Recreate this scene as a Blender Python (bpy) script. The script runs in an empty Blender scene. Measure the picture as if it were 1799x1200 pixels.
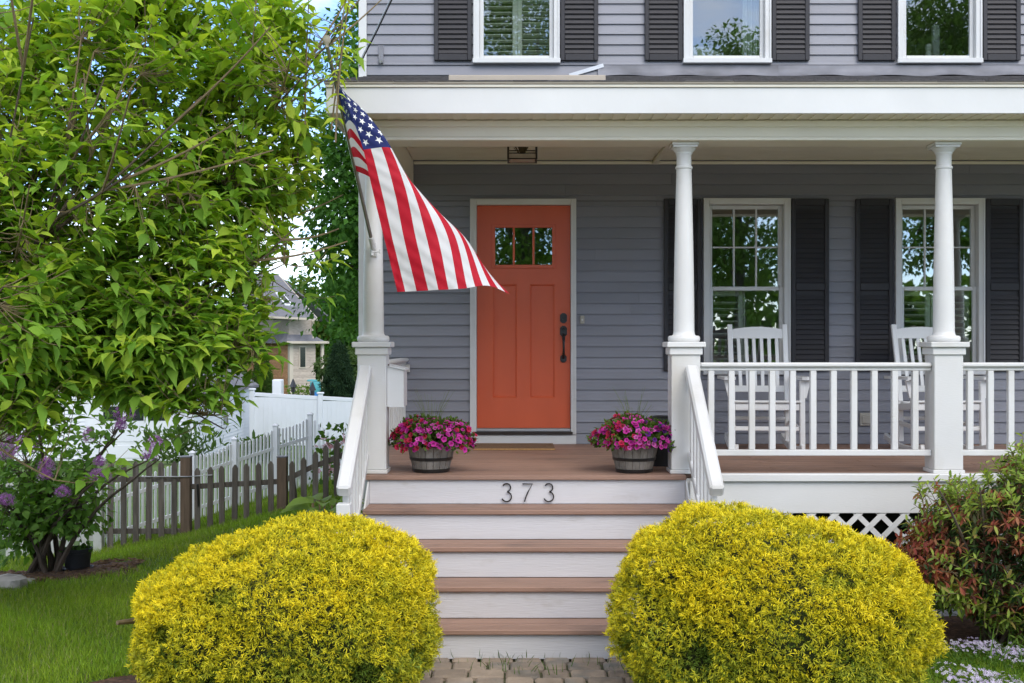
import bpy, math, random
import numpy as np
from mathutils import Vector, Matrix

random.seed(7)
rng = np.random.default_rng(11)
SC = bpy.context.scene
COL = SC.collection
PI = math.pi
F = 2100.0          # focal length in photo pixels (1799 px wide frame)
VX, VY = 905.0, 600.0
CZ = 1.95           # eye height above the garden path

# ---------------------------------------------------------------- camera
cam = bpy.data.cameras.new('camera')
cam.sensor_width = 36.0
cam.lens = 36.0 * F / 1799.0
cam.shift_x = -(VX - 899.5) / 1799.0
cam.clip_start = 0.05
cam.clip_end = 3000
camo = bpy.data.objects.new('camera', cam)
camo.location = (0, 0, CZ)
camo.rotation_euler = (PI / 2, 0, 0)
COL.objects.link(camo)
SC.camera = camo

# ---------------------------------------------------------------- sky and sun
SUN_EL, SUN_AZ = math.radians(42), math.radians(24)   # azimuth: from behind the camera, to the right
sun_dir = Vector((math.sin(SUN_AZ) * math.cos(SUN_EL), -math.cos(SUN_AZ) * math.cos(SUN_EL), math.sin(SUN_EL)))
world = bpy.data.worlds.new('World')
SC.world = world
world.use_nodes = True
wn, wl = world.node_tree.nodes, world.node_tree.links
wn.clear()
wout = wn.new('ShaderNodeOutputWorld')
wbg = wn.new('ShaderNodeBackground')
sky = wn.new('ShaderNodeTexSky')
sky.sky_type = 'NISHITA'
sky.sun_disc = False
sky.sun_elevation = SUN_EL
sky.sun_rotation = math.atan2(sun_dir.x, sun_dir.y)
sky.air_density = 1.0
sky.altitude = 3500
sky.dust_density = 0.0
sky.ozone_density = 4.0
wtc = wn.new('ShaderNodeTexCoord')
wmap = wn.new('ShaderNodeMapping')
wmap.inputs['Scale'].default_value = (1.0, 1.0, 2.6)
wmap.inputs['Location'].default_value = (5.2, 8.8, 3.3)
wnoise = wn.new('ShaderNodeTexNoise')
wnoise.inputs['Scale'].default_value = 3.2
wnoise.inputs['Detail'].default_value = 8
wnoise.inputs['Roughness'].default_value = 0.6
wramp = wn.new('ShaderNodeMapRange')
wramp.inputs['From Min'].default_value = 0.41
wramp.inputs['From Max'].default_value = 0.62
wramp.inputs['To Min'].default_value = 0.0
wramp.inputs['To Max'].default_value = 0.85
wmix = wn.new('ShaderNodeMix')
wmix.data_type = 'RGBA'
wmix.inputs[7].default_value = (7.0, 6.75, 6.35, 1)
wl.new(wtc.outputs['Generated'], wmap.inputs['Vector'])
wl.new(wmap.outputs['Vector'], wnoise.inputs['Vector'])
wl.new(wnoise.outputs['Fac'], wramp.inputs['Value'])
wl.new(wramp.outputs['Result'], wmix.inputs[0])
wl.new(sky.outputs['Color'], wmix.inputs[6])
wl.new(wmix.outputs[2], wbg.inputs['Color'])
wbg.inputs['Strength'].default_value = 0.15
wl.new(wbg.outputs['Background'], wout.inputs['Surface'])

sl = bpy.data.lights.new('sun', 'SUN')
sl.energy = 1.05
sl.angle = math.radians(45)
sl.color = (1.0, 0.94, 0.84)
so = bpy.data.objects.new('sun', sl)
so.rotation_euler = sun_dir.to_track_quat('Z', 'Y').to_euler()
so.location = (3, -5, 12)
COL.objects.link(so)

SC.view_settings.view_transform = 'Standard'
SC.view_settings.look = 'None'
SC.view_settings.exposure = 1.24
SC.view_settings.gamma = 1.0
SC.view_settings.use_curve_mapping = False
SC.render.engine = 'CYCLES'
SC.cycles.max_bounces = 9
SC.cycles.diffuse_bounces = 7
SC.cycles.transparent_max_bounces = 8
SC.cycles.use_adaptive_sampling = True
SC.cycles.adaptive_threshold = 0.02
SC.cycles.caustics_reflective = False
SC.cycles.caustics_refractive = False
SC.cycles.use_denoising = True

# ---------------------------------------------------------------- helpers
def W(px, py, Y):
    """photo pixel + distance -> a point of the place"""
    return Vector(((px - VX) * Y / F, Y, CZ + (VY - py) * Y / F))
def wx(px, Y): return (px - VX) * Y / F
def wz(py, Y): return CZ + (VY - py) * Y / F

MATS = {}
def M(name, col, rough=0.55, var=0.10, scale=4.0, stretch=(1, 1, 1), bump=0.0, bscale=60.0,
      bstretch=None, spec=0.4, rv=0.0, metal=0.0, col2=None, c2=(0.55, 0.75), c2scale=2.0, c2stretch=(1, 1, 1)):
    m = bpy.data.materials.new(name)
    m.use_nodes = True
    n, l = m.node_tree.nodes, m.node_tree.links
    b = n['Principled BSDF']
    b.inputs['Roughness'].default_value = rough
    b.inputs['Metallic'].default_value = metal
    b.inputs['Specular IOR Level'].default_value = spec
    tc = n.new('ShaderNodeTexCoord')
    oi = n.new('ShaderNodeObjectInfo')
    off = n.new('ShaderNodeVectorMath'); off.operation = 'ADD'
    sc_ = n.new('ShaderNodeVectorMath'); sc_.operation = 'SCALE'; sc_.inputs['Scale'].default_value = 37.0
    cx = n.new('ShaderNodeCombineXYZ')
    for i in range(3): l.new(oi.outputs['Random'], cx.inputs[i])
    l.new(cx.outputs[0], sc_.inputs[0])
    l.new(tc.outputs['Object'], off.inputs[0]); l.new(sc_.outputs[0], off.inputs[1])
    def noise(s, st, detail=3.0):
        mp = n.new('ShaderNodeMapping'); mp.inputs['Scale'].default_value = st
        nz = n.new('ShaderNodeTexNoise'); nz.inputs['Scale'].default_value = s; nz.inputs['Detail'].default_value = detail
        l.new(off.outputs[0], mp.inputs['Vector']); l.new(mp.outputs[0], nz.inputs['Vector'])
        return nz
    nz = noise(scale, stretch)
    mr = n.new('ShaderNodeMapRange')
    mr.inputs['From Min'].default_value = 0.25; mr.inputs['From Max'].default_value = 0.75
    mr.inputs['To Min'].default_value = 1 - var; mr.inputs['To Max'].default_value = 1 + var
    l.new(nz.outputs['Fac'], mr.inputs['Value'])
    val = mr.outputs[0]
    if rv:
        r2 = n.new('ShaderNodeMapRange'); r2.inputs['To Min'].default_value = 1 - rv; r2.inputs['To Max'].default_value = 1 + rv
        l.new(oi.outputs['Random'], r2.inputs['Value'])
        mm = n.new('ShaderNodeMath'); mm.operation = 'MULTIPLY'
        l.new(val, mm.inputs[0]); l.new(r2.outputs[0], mm.inputs[1]); val = mm.outputs[0]
    base = None
    if col2 is not None:
        n2 = noise(c2scale, c2stretch, 4.0)
        r3 = n.new('ShaderNodeMapRange'); r3.inputs['From Min'].default_value = c2[0]; r3.inputs['From Max'].default_value = c2[1]
        l.new(n2.outputs['Fac'], r3.inputs['Value'])
        mx = n.new('ShaderNodeMix'); mx.data_type = 'RGBA'
        mx.inputs[6].default_value = (*col, 1); mx.inputs[7].default_value = (*col2, 1)
        l.new(r3.outputs[0], mx.inputs[0]); base = mx.outputs[2]
    sv = n.new('ShaderNodeVectorMath'); sv.operation = 'SCALE'
    if base is None: sv.inputs[0].default_value = col
    else: l.new(base, sv.inputs[0])
    l.new(val, sv.inputs['Scale']); l.new(sv.outputs[0], b.inputs['Base Color'])
    if bump:
        nb = noise(bscale, bstretch or stretch, 2.0)
        bp = n.new('ShaderNodeBump'); bp.inputs['Strength'].default_value = bump; bp.inputs['Distance'].default_value = 0.01
        l.new(nb.outputs['Fac'], bp.inputs['Height']); l.new(bp.outputs[0], b.inputs['Normal'])
    MATS[name] = m
    return m

def leaf_mat(name, trans=0.35, rough=0.5, spec=0.35, tint=(1, 1, 1), tcol=(1.15, 1.2, 0.5)):
    """colour from the 'Col' attribute (set for each leaf), with light passing through the blade"""
    m = bpy.data.materials.new(name); m.use_nodes = True
    n, l = m.node_tree.nodes, m.node_tree.links
    b = n['Principled BSDF']; out = n['Material Output']
    at = n.new('ShaderNodeAttribute'); at.attribute_name = 'Col'
    v = n.new('ShaderNodeVectorMath'); v.operation = 'MULTIPLY'; v.inputs[1].default_value = tint
    l.new(at.outputs['Color'], v.inputs[0])
    l.new(v.outputs[0], b.inputs['Base Color'])
    b.inputs['Roughness'].default_value = rough; b.inputs['Specular IOR Level'].default_value = spec
    t = n.new('ShaderNodeBsdfTranslucent')
    v2 = n.new('ShaderNodeVectorMath'); v2.operation = 'MULTIPLY'; v2.inputs[1].default_value = tcol
    l.new(v.outputs[0], v2.inputs[0]); l.new(v2.outputs[0], t.inputs['Color'])
    mx = n.new('ShaderNodeMixShader'); mx.inputs[0].default_value = trans
    l.new(b.outputs[0], mx.inputs[1]); l.new(t.outputs[0], mx.inputs[2]); l.new(mx.outputs[0], out.inputs['Surface'])
    MATS[name] = m
    return m

def glass_mat(name, tint=(0.9, 0.95, 0.93), refl=0.16):
    """window pane: clear, with the mirror image that glass gives"""
    m = bpy.data.materials.new(name); m.use_nodes = True
    n, l = m.node_tree.nodes, m.node_tree.links
    n.remove(n['Principled BSDF']); out = n['Material Output']
    tr = n.new('ShaderNodeBsdfTransparent'); tr.inputs[0].default_value = (*tint, 1)
    gl = n.new('ShaderNodeBsdfGlossy'); gl.inputs['Roughness'].default_value = 0.01; gl.inputs['Color'].default_value = (1, 1, 1, 1)
    tc = n.new('ShaderNodeTexCoord'); nz = n.new('ShaderNodeTexNoise'); nz.inputs['Scale'].default_value = 3.0; nz.inputs['Detail'].default_value = 1.0
    bp = n.new('ShaderNodeBump'); bp.inputs['Strength'].default_value = 0.02; bp.inputs['Distance'].default_value = 0.02
    l.new(tc.outputs['Object'], nz.inputs['Vector']); l.new(nz.outputs[0], bp.inputs['Height']); l.new(bp.outputs[0], gl.inputs['Normal'])
    mx = n.new('ShaderNodeMixShader'); mx.inputs[0].default_value = refl
    l.new(tr.outputs[0], mx.inputs[1]); l.new(gl.outputs[0], mx.inputs[2]); l.new(mx.outputs[0], out.inputs['Surface'])
    MATS[name] = m
    return m

class MB:
    def __init__(s): s.v = []; s.f = []; s.mi = []
    def add(s, v, f, mi=0):
        o = len(s.v); s.v += [tuple(p) for p in v]; s.f += [tuple(i + o for i in q) for q in f]; s.mi += [mi] * len(f)
        return s
    def hexa(s, p):   # 8 corners: bottom 0-3 ccw, top 4-7
        return s.add(p, [(3, 2, 1, 0), (4, 5, 6, 7), (0, 1, 5, 4), (1, 2, 6, 5), (2, 3, 7, 6), (3, 0, 4, 7)])
    def box(s, x0, x1, y0, y1, z0, z1, c=0.0):
        if x0 > x1: x0, x1 = x1, x0
        if y0 > y1: y0, y1 = y1, y0
        if z0 > z1: z0, z1 = z1, z0
        if c <= 0:
            return s.hexa([(x0, y0, z0), (x1, y0, z0), (x1, y1, z0), (x0, y1, z0), (x0, y0, z1), (x1, y0, z1), (x1, y1, z1), (x0, y1, z1)])
        v, f = chamfer((x1 - x0) / 2, (y1 - y0) / 2, (z1 - z0) / 2, c)
        m = ((x0 + x1) / 2, (y0 + y1) / 2, (z0 + z1) / 2)
        return s.add([(a + m[0], b + m[1], d + m[2]) for a, b, d in v], f)
    def bar(s, a, b, w, h, up=(0, 0, 1), c=0.0):
        """a beam from a to b, w wide, h high"""
        a, b = Vector(a), Vector(b); d = (b - a); L = d.length; d.normalize()
        sx = d.cross(Vector(up)); sx.normalize(); uz = sx.cross(d)
        v, f = chamfer(w / 2, L / 2, h / 2, c) if c > 0 else chamfer(w / 2, L / 2, h / 2, 0.0005)
        m = (a + b) / 2
        return s.add([m + sx * p[0] + d * p[1] + uz * p[2] for p in v], f)
    def tube(s, pts, r, sides=6, cap=True):
        pts = [Vector(p) for p in pts]; n = len(pts)
        rs = r if isinstance(r, (list, tuple)) else [r] * n
        o = len(s.v); ref = Vector((0.13, 0.31, 0.94))
        for i, p in enumerate(pts):
            d = pts[min(i + 1, n - 1)] - pts[max(i - 1, 0)]
            if d.length < 1e-9: d = Vector((0, 0, 1))
            d.normalize()
            if abs(d.dot(ref)) > 0.97: ref = Vector((0.9, 0.2, 0.1))
            x = d.cross(ref); x.normalize(); y = d.cross(x)
            for k in range(sides):
                a = 2 * PI * k / sides
                s.v.append(tuple(p + (x * math.cos(a) + y * math.sin(a)) * rs[i]))
        for i in range(n - 1):
            for k in range(sides):
                k2 = (k + 1) % sides
                s.f.append((o + i * sides + k, o + i * sides + k2, o + (i + 1) * sides + k2, o + (i + 1) * sides + k)); s.mi.append(0)
        if cap:
            s.f.append(tuple(o + k for k in range(sides))[::-1]); s.mi.append(0)
            s.f.append(tuple(o + (n - 1) * sides + k for k in range(sides))); s.mi.append(0)
        return s
    def lathe(s, prof, c=(0, 0, 0), sides=28):
        """profile [(r, z)] turned round the vertical axis"""
        o = len(s.v); n = len(prof)
        for r, z in prof:
            for k in range(sides):
                a = 2 * PI * k / sides
                s.v.append((c[0] + r * math.cos(a), c[1] + r * math.sin(a), c[2] + z))
        for i in range(n - 1):
            for k in range(sides):
                k2 = (k + 1) % sides
                s.f.append((o + i * sides + k, o + i * sides + k2, o + (i + 1) * sides + k2, o + (i + 1) * sides + k)); s.mi.append(0)
        s.f.append(tuple(o + k for k in range(sides))[::-1]); s.mi.append(0)
        s.f.append(tuple(o + (n - 1) * sides + k for k in range(sides))); s.mi.append(0)
        return s
    def mesh(s, name, mats, smooth=False):
        me = bpy.data.meshes.new(name)
        me.from_pydata(s.v, [], s.f)
        for m in (mats if isinstance(mats, (list, tuple)) else [mats]): me.materials.append(MATS[m])
        if any(s.mi): me.polygons.foreach_set('material_index', s.mi)
        if smooth: me.shade_smooth() if hasattr(me, 'shade_smooth') else me.polygons.foreach_set('use_smooth', [True] * len(me.polygons))
        if smooth == 'auto' or smooth is True:
            try: me.set_sharp_from_angle(angle=math.radians(40))
            except Exception: pass
        me.update()
        return me

def chamfer(hx, hy, hz, c):
    c = min(c, hx * .9, hy * .9, hz * .9)
    v = []; idx = {}
    for sx in (-1, 1):
        for sy in (-1, 1):
            for sz in (-1, 1):
                idx[(sx, sy, sz)] = len(v)
                v += [(sx * hx, sy * (hy - c), sz * (hz - c)), (sx * (hx - c), sy * hy, sz * (hz - c)), (sx * (hx - c), sy * (hy - c), sz * hz)]
    f = []
    def put(q):
        p = [Vector(v[i]) for i in q]
        nn = (p[1] - p[0]).cross(p[2] - p[0]); cc = sum(p, Vector()) / len(p)
        f.append(tuple(q) if nn.dot(cc) > 0 else tuple(q[::-1]))
    for a in range(3):
        b, d = [i for i in range(3) if i != a]
        for sg in (-1, 1):
            q = []
            for u, w in ((-1, -1), (1, -1), (1, 1), (-1, 1)):
                s = [0, 0, 0]; s[a] = sg; s[b] = u; s[d] = w; q.append(idx[tuple(s)] + a)
            put(q)
    for a in range(3):
        b, d = [i for i in range(3) if i != a]
        for u in (-1, 1):
            for w in (-1, 1):
                s0 = [0, 0, 0]; s1 = [0, 0, 0]; s0[a] = -1; s1[a] = 1; s0[b] = s1[b] = u; s0[d] = s1[d] = w
                put([idx[tuple(s0)] + b, idx[tuple(s1)] + b, idx[tuple(s1)] + d, idx[tuple(s0)] + d])
    for k, i in idx.items(): put([i, i + 1, i + 2])
    return v, f

def attach(o, parent):
    o.parent = parent
    if parent.type == 'EMPTY': o.matrix_parent_inverse = Matrix.Translation(-parent.location)
def obj(name, mb, mats=None, parent=None, loc=None, smooth=False):
    me = mb if isinstance(mb, bpy.types.Mesh) else mb.mesh(name, mats, smooth)
    o = bpy.data.objects.new(name, me); COL.objects.link(o)
    if loc is not None: o.location = loc
    if parent is not None: attach(o, parent)
    return o
def tag(o, label=None, cat=None, group=None, kind=None):
    if label: o['label'] = label
    if cat: o['category'] = cat
    if group: o['group'] = group
    if kind: o['kind'] = kind
    return o
def thing(name, label, cat, loc=(0, 0, 0), group=None):
    o = bpy.data.objects.new(name, None); COL.objects.link(o)
    o.location = loc; o.empty_display_size = 0.1
    return tag(o, label, cat, group)
def dup(root, parent=None):
    r = root.copy(); COL.objects.link(r)
    if parent is not None: r.parent = parent
    for ch in list(root.children): dup(ch, r)
    return r
def boxo(name, x0, x1, y0, y1, z0, z1, m, parent, c=0.0): return obj(name, MB().box(x0, x1, y0, y1, z0, z1, c), m, parent)

# ---- foliage with numpy
def np_mesh(name, v, f, mat, col=None, smooth=False):
    me = bpy.data.meshes.new(name)
    v = np.asarray(v, dtype=np.float32).reshape(-1, 3); f = np.asarray(f, dtype=np.int32)
    k = f.shape[1]
    me.vertices.add(len(v)); me.vertices.foreach_set('co', v.ravel())
    me.loops.add(f.size); me.loops.foreach_set('vertex_index', f.ravel())
    me.polygons.add(len(f)); me.polygons.foreach_set('loop_start', np.arange(0, f.size, k, dtype=np.int32))
    me.update(calc_edges=True)
    if smooth: me.polygons.foreach_set('use_smooth', np.ones(len(f), dtype=bool))
    if col is not None:
        a = me.color_attributes.new('Col', 'FLOAT_COLOR', 'POINT')
        c = np.ones((len(v), 4), dtype=np.float32); c[:, :3] = col
        a.data.foreach_set('color', c.ravel())
    me.materials.append(MATS[mat])
    me.update()
    return me
def unit(a): return a / np.maximum(np.linalg.norm(a, axis=-1, keepdims=True), 1e-9)
def frames(d, up):
    """rotation matrices: columns = side, along, normal"""
    d = unit(d); s = np.cross(d, up); bad = np.linalg.norm(s, axis=1) < 1e-4
    s[bad] = (1, 0, 0); s = unit(s); n = np.cross(s, d)
    return np.stack([s, d, n], axis=2)
def scatter(tv, tf, pos, R, sc, col):
    tv = np.asarray(tv, float); tf = np.asarray(tf)
    n, k = len(pos), len(tv)
    sc = np.asarray(sc).reshape(n, 1, 1)
    v = np.einsum('nij,kj->nki', R, tv) * sc + pos[:, None, :]
    f = tf[None] + (np.arange(n) * k)[:, None, None]
    c = np.repeat(col, k, axis=0)
    return v.reshape(-1, 3), f.reshape(-1, tf.shape[1]), c
def leaf_template(prof, droop=0.25, fold=0.12, wave=0.0):
    """prof: [(t, halfwidth)]; axis +y, normal +z; midrib folded, blade drooping"""
    v = []; f = []
    rows = []
    for t, w in prof:
        z = -droop * t * t
        mid = len(v); v.append((0, t, z))
        if w > 0:
            v.append((-w, t, z + fold * w * 2 + wave * math.sin(t * 9)))
            v.append((w, t, z + fold * w * 2 - wave * math.sin(t * 9)))
            rows.append((mid, mid + 1, mid + 2))
        else: rows.append((mid, mid, mid))
    for (m0, l0, r0), (m1, l1, r1) in zip(rows, rows[1:]):
        if l0 != m0 and l1 != m1: f += [(m0, m1, l1), (m0, l1, l0), (m0, r0, r1), (m0, r1, m1)]
        elif l0 == m0: f += [(m0, m1, l1), (m0, r1, m1)]
        else: f += [(m0, m1, l0), (m0, r0, m1)]
    return v, f
def foliage(name, tmpl, pos, R, sc, col, mat, parent, single=0, single_name='leaf', smooth=False, rank=None):
    """one 'stuff' part, with the leaves that show largest as objects of their own"""
    tv, tf = tmpl
    pos = np.asarray(pos); n = len(pos)
    keep = np.ones(n, bool)
    if single:
        if rank is None: rank = np.linalg.norm(pos - np.array((0, 0, CZ)), axis=1) / sc
        px = VX + pos[:, 0] / pos[:, 1] * F; py = VY - (pos[:, 2] - CZ) / pos[:, 1] * F
        rank = np.where((px > 5) & (px < 1790) & (py > 5) & (py < 1190), rank, 1e9)
        pick = np.argsort(rank)[:single]; keep[pick] = False
        q = np.argsort(col[pick].sum(1)); groups = np.array_split(pick[q], 6)
        for g in groups:
            cm = col[g].mean(0)
            me = np_mesh(single_name, tv, tf, mat, np.repeat(cm[None], len(tv), 0), smooth)
            for i in g:
                o = bpy.data.objects.new(single_name, me); COL.objects.link(o)
                mw = Matrix.Identity(4)
                for a in range(3):
                    for b in range(3): mw[a][b] = float(R[i, a, b] * sc[i])
                    mw[a][3] = float(pos[i, a])
                o.matrix_basis = mw
                attach(o, parent)
    v, f, c = scatter(tv, tf, pos[keep], R[keep], np.asarray(sc)[keep], col[keep])
    o = obj(name, np_mesh(name, v, f, mat, c, smooth), None, parent)
    o['kind'] = 'stuff'
    return o

# ---------------------------------------------------------------- materials
M('white_paint', (0.66, 0.65, 0.63), 0.45, 0.05, 1.5, bump=0.10, bscale=30, bstretch=(1, 1, 6), col2=(0.52, 0.49, 0.43), c2=(0.56, 0.85), c2scale=2.2, c2stretch=(1, 1, .5))
M('white_trim', (0.65, 0.65, 0.64), 0.4, 0.05, 2.0, bump=0.05, bscale=40, col2=(0.56, 0.54, 0.49), c2=(0.55, 0.85), c2scale=1.6)
M('riser_paint', (0.58, 0.57, 0.58), 0.5, 0.07, 2.0, stretch=(0.4, 1, 4), bump=0.25, bscale=22, bstretch=(0.5, 1, 9), col2=(0.42, 0.39, 0.35), c2=(0.60, 0.95), c2scale=6, c2stretch=(.8, 1, 1.8))
M('cream_soffit', (0.78, 0.73, 0.62), 0.5, 0.05, 2.0)
M('siding', (0.232, 0.234, 0.264), 0.42, 0.09, 1.2, stretch=(0.8, 1, 2), bump=0.08, bscale=20, bstretch=(0.4, 1, 5), rv=0.06)
M('sheathing', (0.10, 0.10, 0.11), 0.8)
M('shutter_black', (0.030, 0.028, 0.032), 0.55, 0.12, 3.0, bump=0.04, bscale=60, rv=0.08)
M('door_orange', (0.64, 0.118, 0.048), 0.33, 0.05, 2.0, stretch=(3, 1, 0.6), bump=0.05, bscale=30, bstretch=(6, 1, 0.5))
M('deck', (0.30, 0.182, 0.132), 0.6, 0.14, 5.0, stretch=(0.25, 3, 3), bump=0.2, bscale=25, bstretch=(0.3, 5, 5), rv=0.10, col2=(0.22, 0.14, 0.105), c2=(0.52, 0.72), c2scale=3.0)
M('black_metal', (0.015, 0.014, 0.014), 0.35, 0.2, 20, spec=0.5, bump=0.05)
M('dark_bronze', (0.03, 0.022, 0.018), 0.4, 0.3, 10)
M('old_brass', (0.10, 0.07, 0.045), 0.45, 0.3, 10, metal=0.6)
M('frost_glass', (0.5, 0.42, 0.34), 0.25, 0.25, 12, spec=0.6)
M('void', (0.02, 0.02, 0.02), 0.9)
M('interior', (0.58, 0.54, 0.47), 0.8, 0.1, 1.0)
M('interior_white', (0.62, 0.62, 0.56), 0.6, 0.05, 2.0)
M('curtain', (0.55, 0.58, 0.54), 0.9, 0.1, 6.0, stretch=(6, 1, 0.3))
M('shingle', (0.085, 0.080, 0.082), 0.9, 0.35, 25, bump=0.5, bscale=180, rv=0.3)
M('flashing', (0.19, 0.19, 0.21), 0.6, 0.4, 3.0, stretch=(1, 1, 2), bump=0.3, bscale=6)
M('beige_board', (0.44, 0.38, 0.31), 0.55, 0.08, 3)
M('aluminium', (0.55, 0.55, 0.56), 0.35, 0.1, 6, metal=0.8)
M('steel', (0.34, 0.33, 0.31), 0.32, 0.15, 12, metal=0.85)
M('plastic_beige', (0.45, 0.42, 0.36), 0.5, 0.05, 5)
M('paver', (0.30, 0.235, 0.175), 0.9, 0.22, 9, bump=0.6, bscale=90, rv=0.18, col2=(0.20, 0.185, 0.16), c2=(0.5, 0.7), c2scale=5)
M('sand', (0.10, 0.105, 0.05), 0.95, 0.35, 14, bump=0.5, bscale=80)
M('ground_grass', (0.075, 0.14, 0.018), 0.95, 0.35, 1.2, bump=0.6, bscale=70, col2=(0.075, 0.11, 0.018), c2=(0.4, 0.65), c2scale=0.9)
M('mulch', (0.085, 0.045, 0.028), 0.95, 0.5, 22, bump=0.9, bscale=60, col2=(0.16, 0.085, 0.05), c2=(0.5, 0.65), c2scale=35)
M('bark_chip', (0.15, 0.085, 0.055), 0.9, 0.3, 20, rv=0.5)
M('stone', (0.30, 0.28, 0.25), 0.85, 0.25, 8, bump=0.6, bscale=30)
M('old_wood', (0.105, 0.088, 0.074), 0.85, 0.32, 9, stretch=(4, 4, 0.4), bump=0.5, bscale=40, bstretch=(5, 5, 0.3), rv=0.22, col2=(0.15, 0.135, 0.12), c2=(0.5, 0.7), c2scale=6, c2stretch=(3, 3, 0.4))
M('post_wood', (0.105, 0.072, 0.050), 0.85, 0.32, 9, stretch=(4, 4, 0.3), bump=0.5, bscale=40, bstretch=(5, 5, 0.3), rv=0.2)
M('worn_white', (0.52, 0.52, 0.49), 0.7, 0.12, 6, bump=0.2, bscale=30, col2=(0.3, 0.28, 0.24), c2=(0.55, 0.75), c2scale=7)
M('vinyl_white', (0.74, 0.76, 0.80), 0.4, 0.03, 1.5)
M('garage_white', (0.70, 0.72, 0.76), 0.55, 0.05, 1.0, bump=0.1, bscale=12)
M('far_shingle', (0.15, 0.15, 0.165), 0.9, 0.2, 3, bump=0.3, bscale=14, bstretch=(1, 1, 3))
M('shaded_cedar', (0.44, 0.23, 0.115), 0.85, 0.25, 5, stretch=(1, 1, 3), rv=0.15)
M('pale_lit_cedar', (0.44, 0.37, 0.31), 0.85, 0.18, 5, stretch=(1, 1, 3), rv=0.15)
M('tan_trim', (0.50, 0.44, 0.36), 0.6, 0.05, 2)
M('dark_pane', (0.02, 0.025, 0.025), 0.08, 0.1, 2, spec=0.6)
M('teal_plastic', (0.06, 0.30, 0.33), 0.5, 0.1, 3)
M('blue_plastic', (0.03, 0.16, 0.42), 0.5, 0.1, 3)
M('pot_black', (0.018, 0.018, 0.020), 0.55, 0.15, 8, bump=0.05)
M('stave', (0.21, 0.19, 0.165), 0.8, 0.25, 12, stretch=(4, 4, 0.4), bump=0.4, bscale=50, bstretch=(5, 5, 0.3), rv=0.15)
M('coir', (0.24, 0.145, 0.075), 0.98, 0.3, 120, bump=0.9, bscale=400)
M('coir_edge', (0.42, 0.24, 0.10), 0.95, 0.2, 60, bump=0.5, bscale=300)
M('chair_white', (0.76, 0.76, 0.75), 0.4, 0.03, 3)
M('bark', (0.10, 0.072, 0.052), 0.9, 0.3, 14, stretch=(2, 2, 0.6), bump=0.6, bscale=60)
M('twig', (0.17, 0.125, 0.065), 0.8, 0.25, 20)
M('dark_bark', (0.07, 0.06, 0.05), 0.9, 0.3, 10)
M('cloth_red', (0.55, 0.012, 0.030), 0.65, 0.05, 6, bump=0.06, bscale=500, spec=0.3)
M('cloth_white', (0.78, 0.77, 0.76), 0.65, 0.03, 6, bump=0.06, bscale=500, spec=0.3)
M('cloth_blue', (0.022, 0.034, 0.16), 0.65, 0.05, 6, bump=0.06, bscale=500, spec=0.3)
M('star_white', (0.82, 0.82, 0.82), 0.6, 0.02, 6)
M('asphalt', (0.11, 0.11, 0.112), 0.9, 0.2, 8, bump=0.3, bscale=80)
M('cable', (0.02, 0.02, 0.02), 0.6)
M('shrub_core', (0.035, 0.045, 0.012), 0.95, 0.4, 12)
leaf_mat('leaf', 0.46, 0.6, 0.2)
leaf_mat('leaf_far', 0.40, 0.7, 0.15)
leaf_mat('needle', 0.12, 0.6, 0.25, tcol=(1.1, 1.1, 0.5))
leaf_mat('petal', 0.30, 0.55, 0.25, tcol=(1.1, 0.9, 1.1))
leaf_mat('blade', 0.30, 0.55, 0.25)
glass_mat('glass', refl=0.19)
glass_mat('glass_up', refl=0.15, tint=(0.82, 0.86, 0.84))
glass_mat('glass_door', refl=0.18, tint=(0.6, 0.65, 0.6))

# ---------------------------------------------------------------- ground
def sstep(a, b, x):
    t = np.clip((x - a) / (b - a), 0, 1); return t * t * (3 - 2 * t)
def ground_z(x, y):
    x = np.asarray(x, float); y = np.asarray(y, float)
    near = sstep(8.8, 12.5, y) * (-0.30 + 0.58 * np.clip((x + 4.5) / 2.5, 0, 1.15))
    fall = np.interp(y, [12.5, 16, 20, 26, 40, 49, 75, 400], [0, -0.08, -0.35, -0.7, -1.75, -1.9, -2.25, -2.25])
    return near + fall + 0.012 * np.sin(x * 2.1 + 1.3) * np.cos(y * 1.7) * sstep(1.35, 2.0, np.abs(x))
def gz(x, y): return float(ground_z(x, y))
xs = np.unique(np.concatenate([np.linspace(-600, -40, 12), np.linspace(-40, -7, 24), np.linspace(-7, 7, 71), np.linspace(7, 40, 18), np.linspace(40, 600, 12)]))
ys = np.unique(np.concatenate([np.linspace(-400, -20, 10), np.linspace(-20, 5, 20), np.linspace(5, 15, 61), np.linspace(15, 80, 60), np.linspace(80, 900, 14)]))
X, Yg = np.meshgrid(xs, ys)
Zg = ground_z(X, Yg) - 0.012 * (np.abs(X) < 1.4) * (Yg < 7.5) 
nx, ny = len(xs), len(ys)
ii = np.arange(nx * ny).reshape(ny, nx)
gf = np.stack([ii[:-1, :-1], ii[:-1, 1:], ii[1:, 1:], ii[1:, :-1]], -1).reshape(-1, 4)
lawn = obj('lawn', np_mesh('lawn', np.stack([X, Yg, Zg], -1), gf, 'ground_grass', None, True))
tag(lawn, 'green mown lawn around the house', 'lawn', kind='structure')
# street behind the viewer; unseen pale paving widened to bounce light into the porch
st = boxo('street', -200, 200, -15.5, -7.2, -0.25, 0.03, 'asphalt', None); tag(st, 'grey asphalt street in front of the house', 'street', kind='structure')
M('concrete', (0.50, 0.48, 0.44), 0.9, 0.12, 3, bump=0.2, bscale=60)
pv_ = boxo('bounce_paving', -200, 200, -7.1, 3.2, -0.2, 0.03, 'concrete', None, .01); tag(pv_, 'unseen pale concrete widened to bounce light into the porch', 'bounce_paving', kind='structure')

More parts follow.
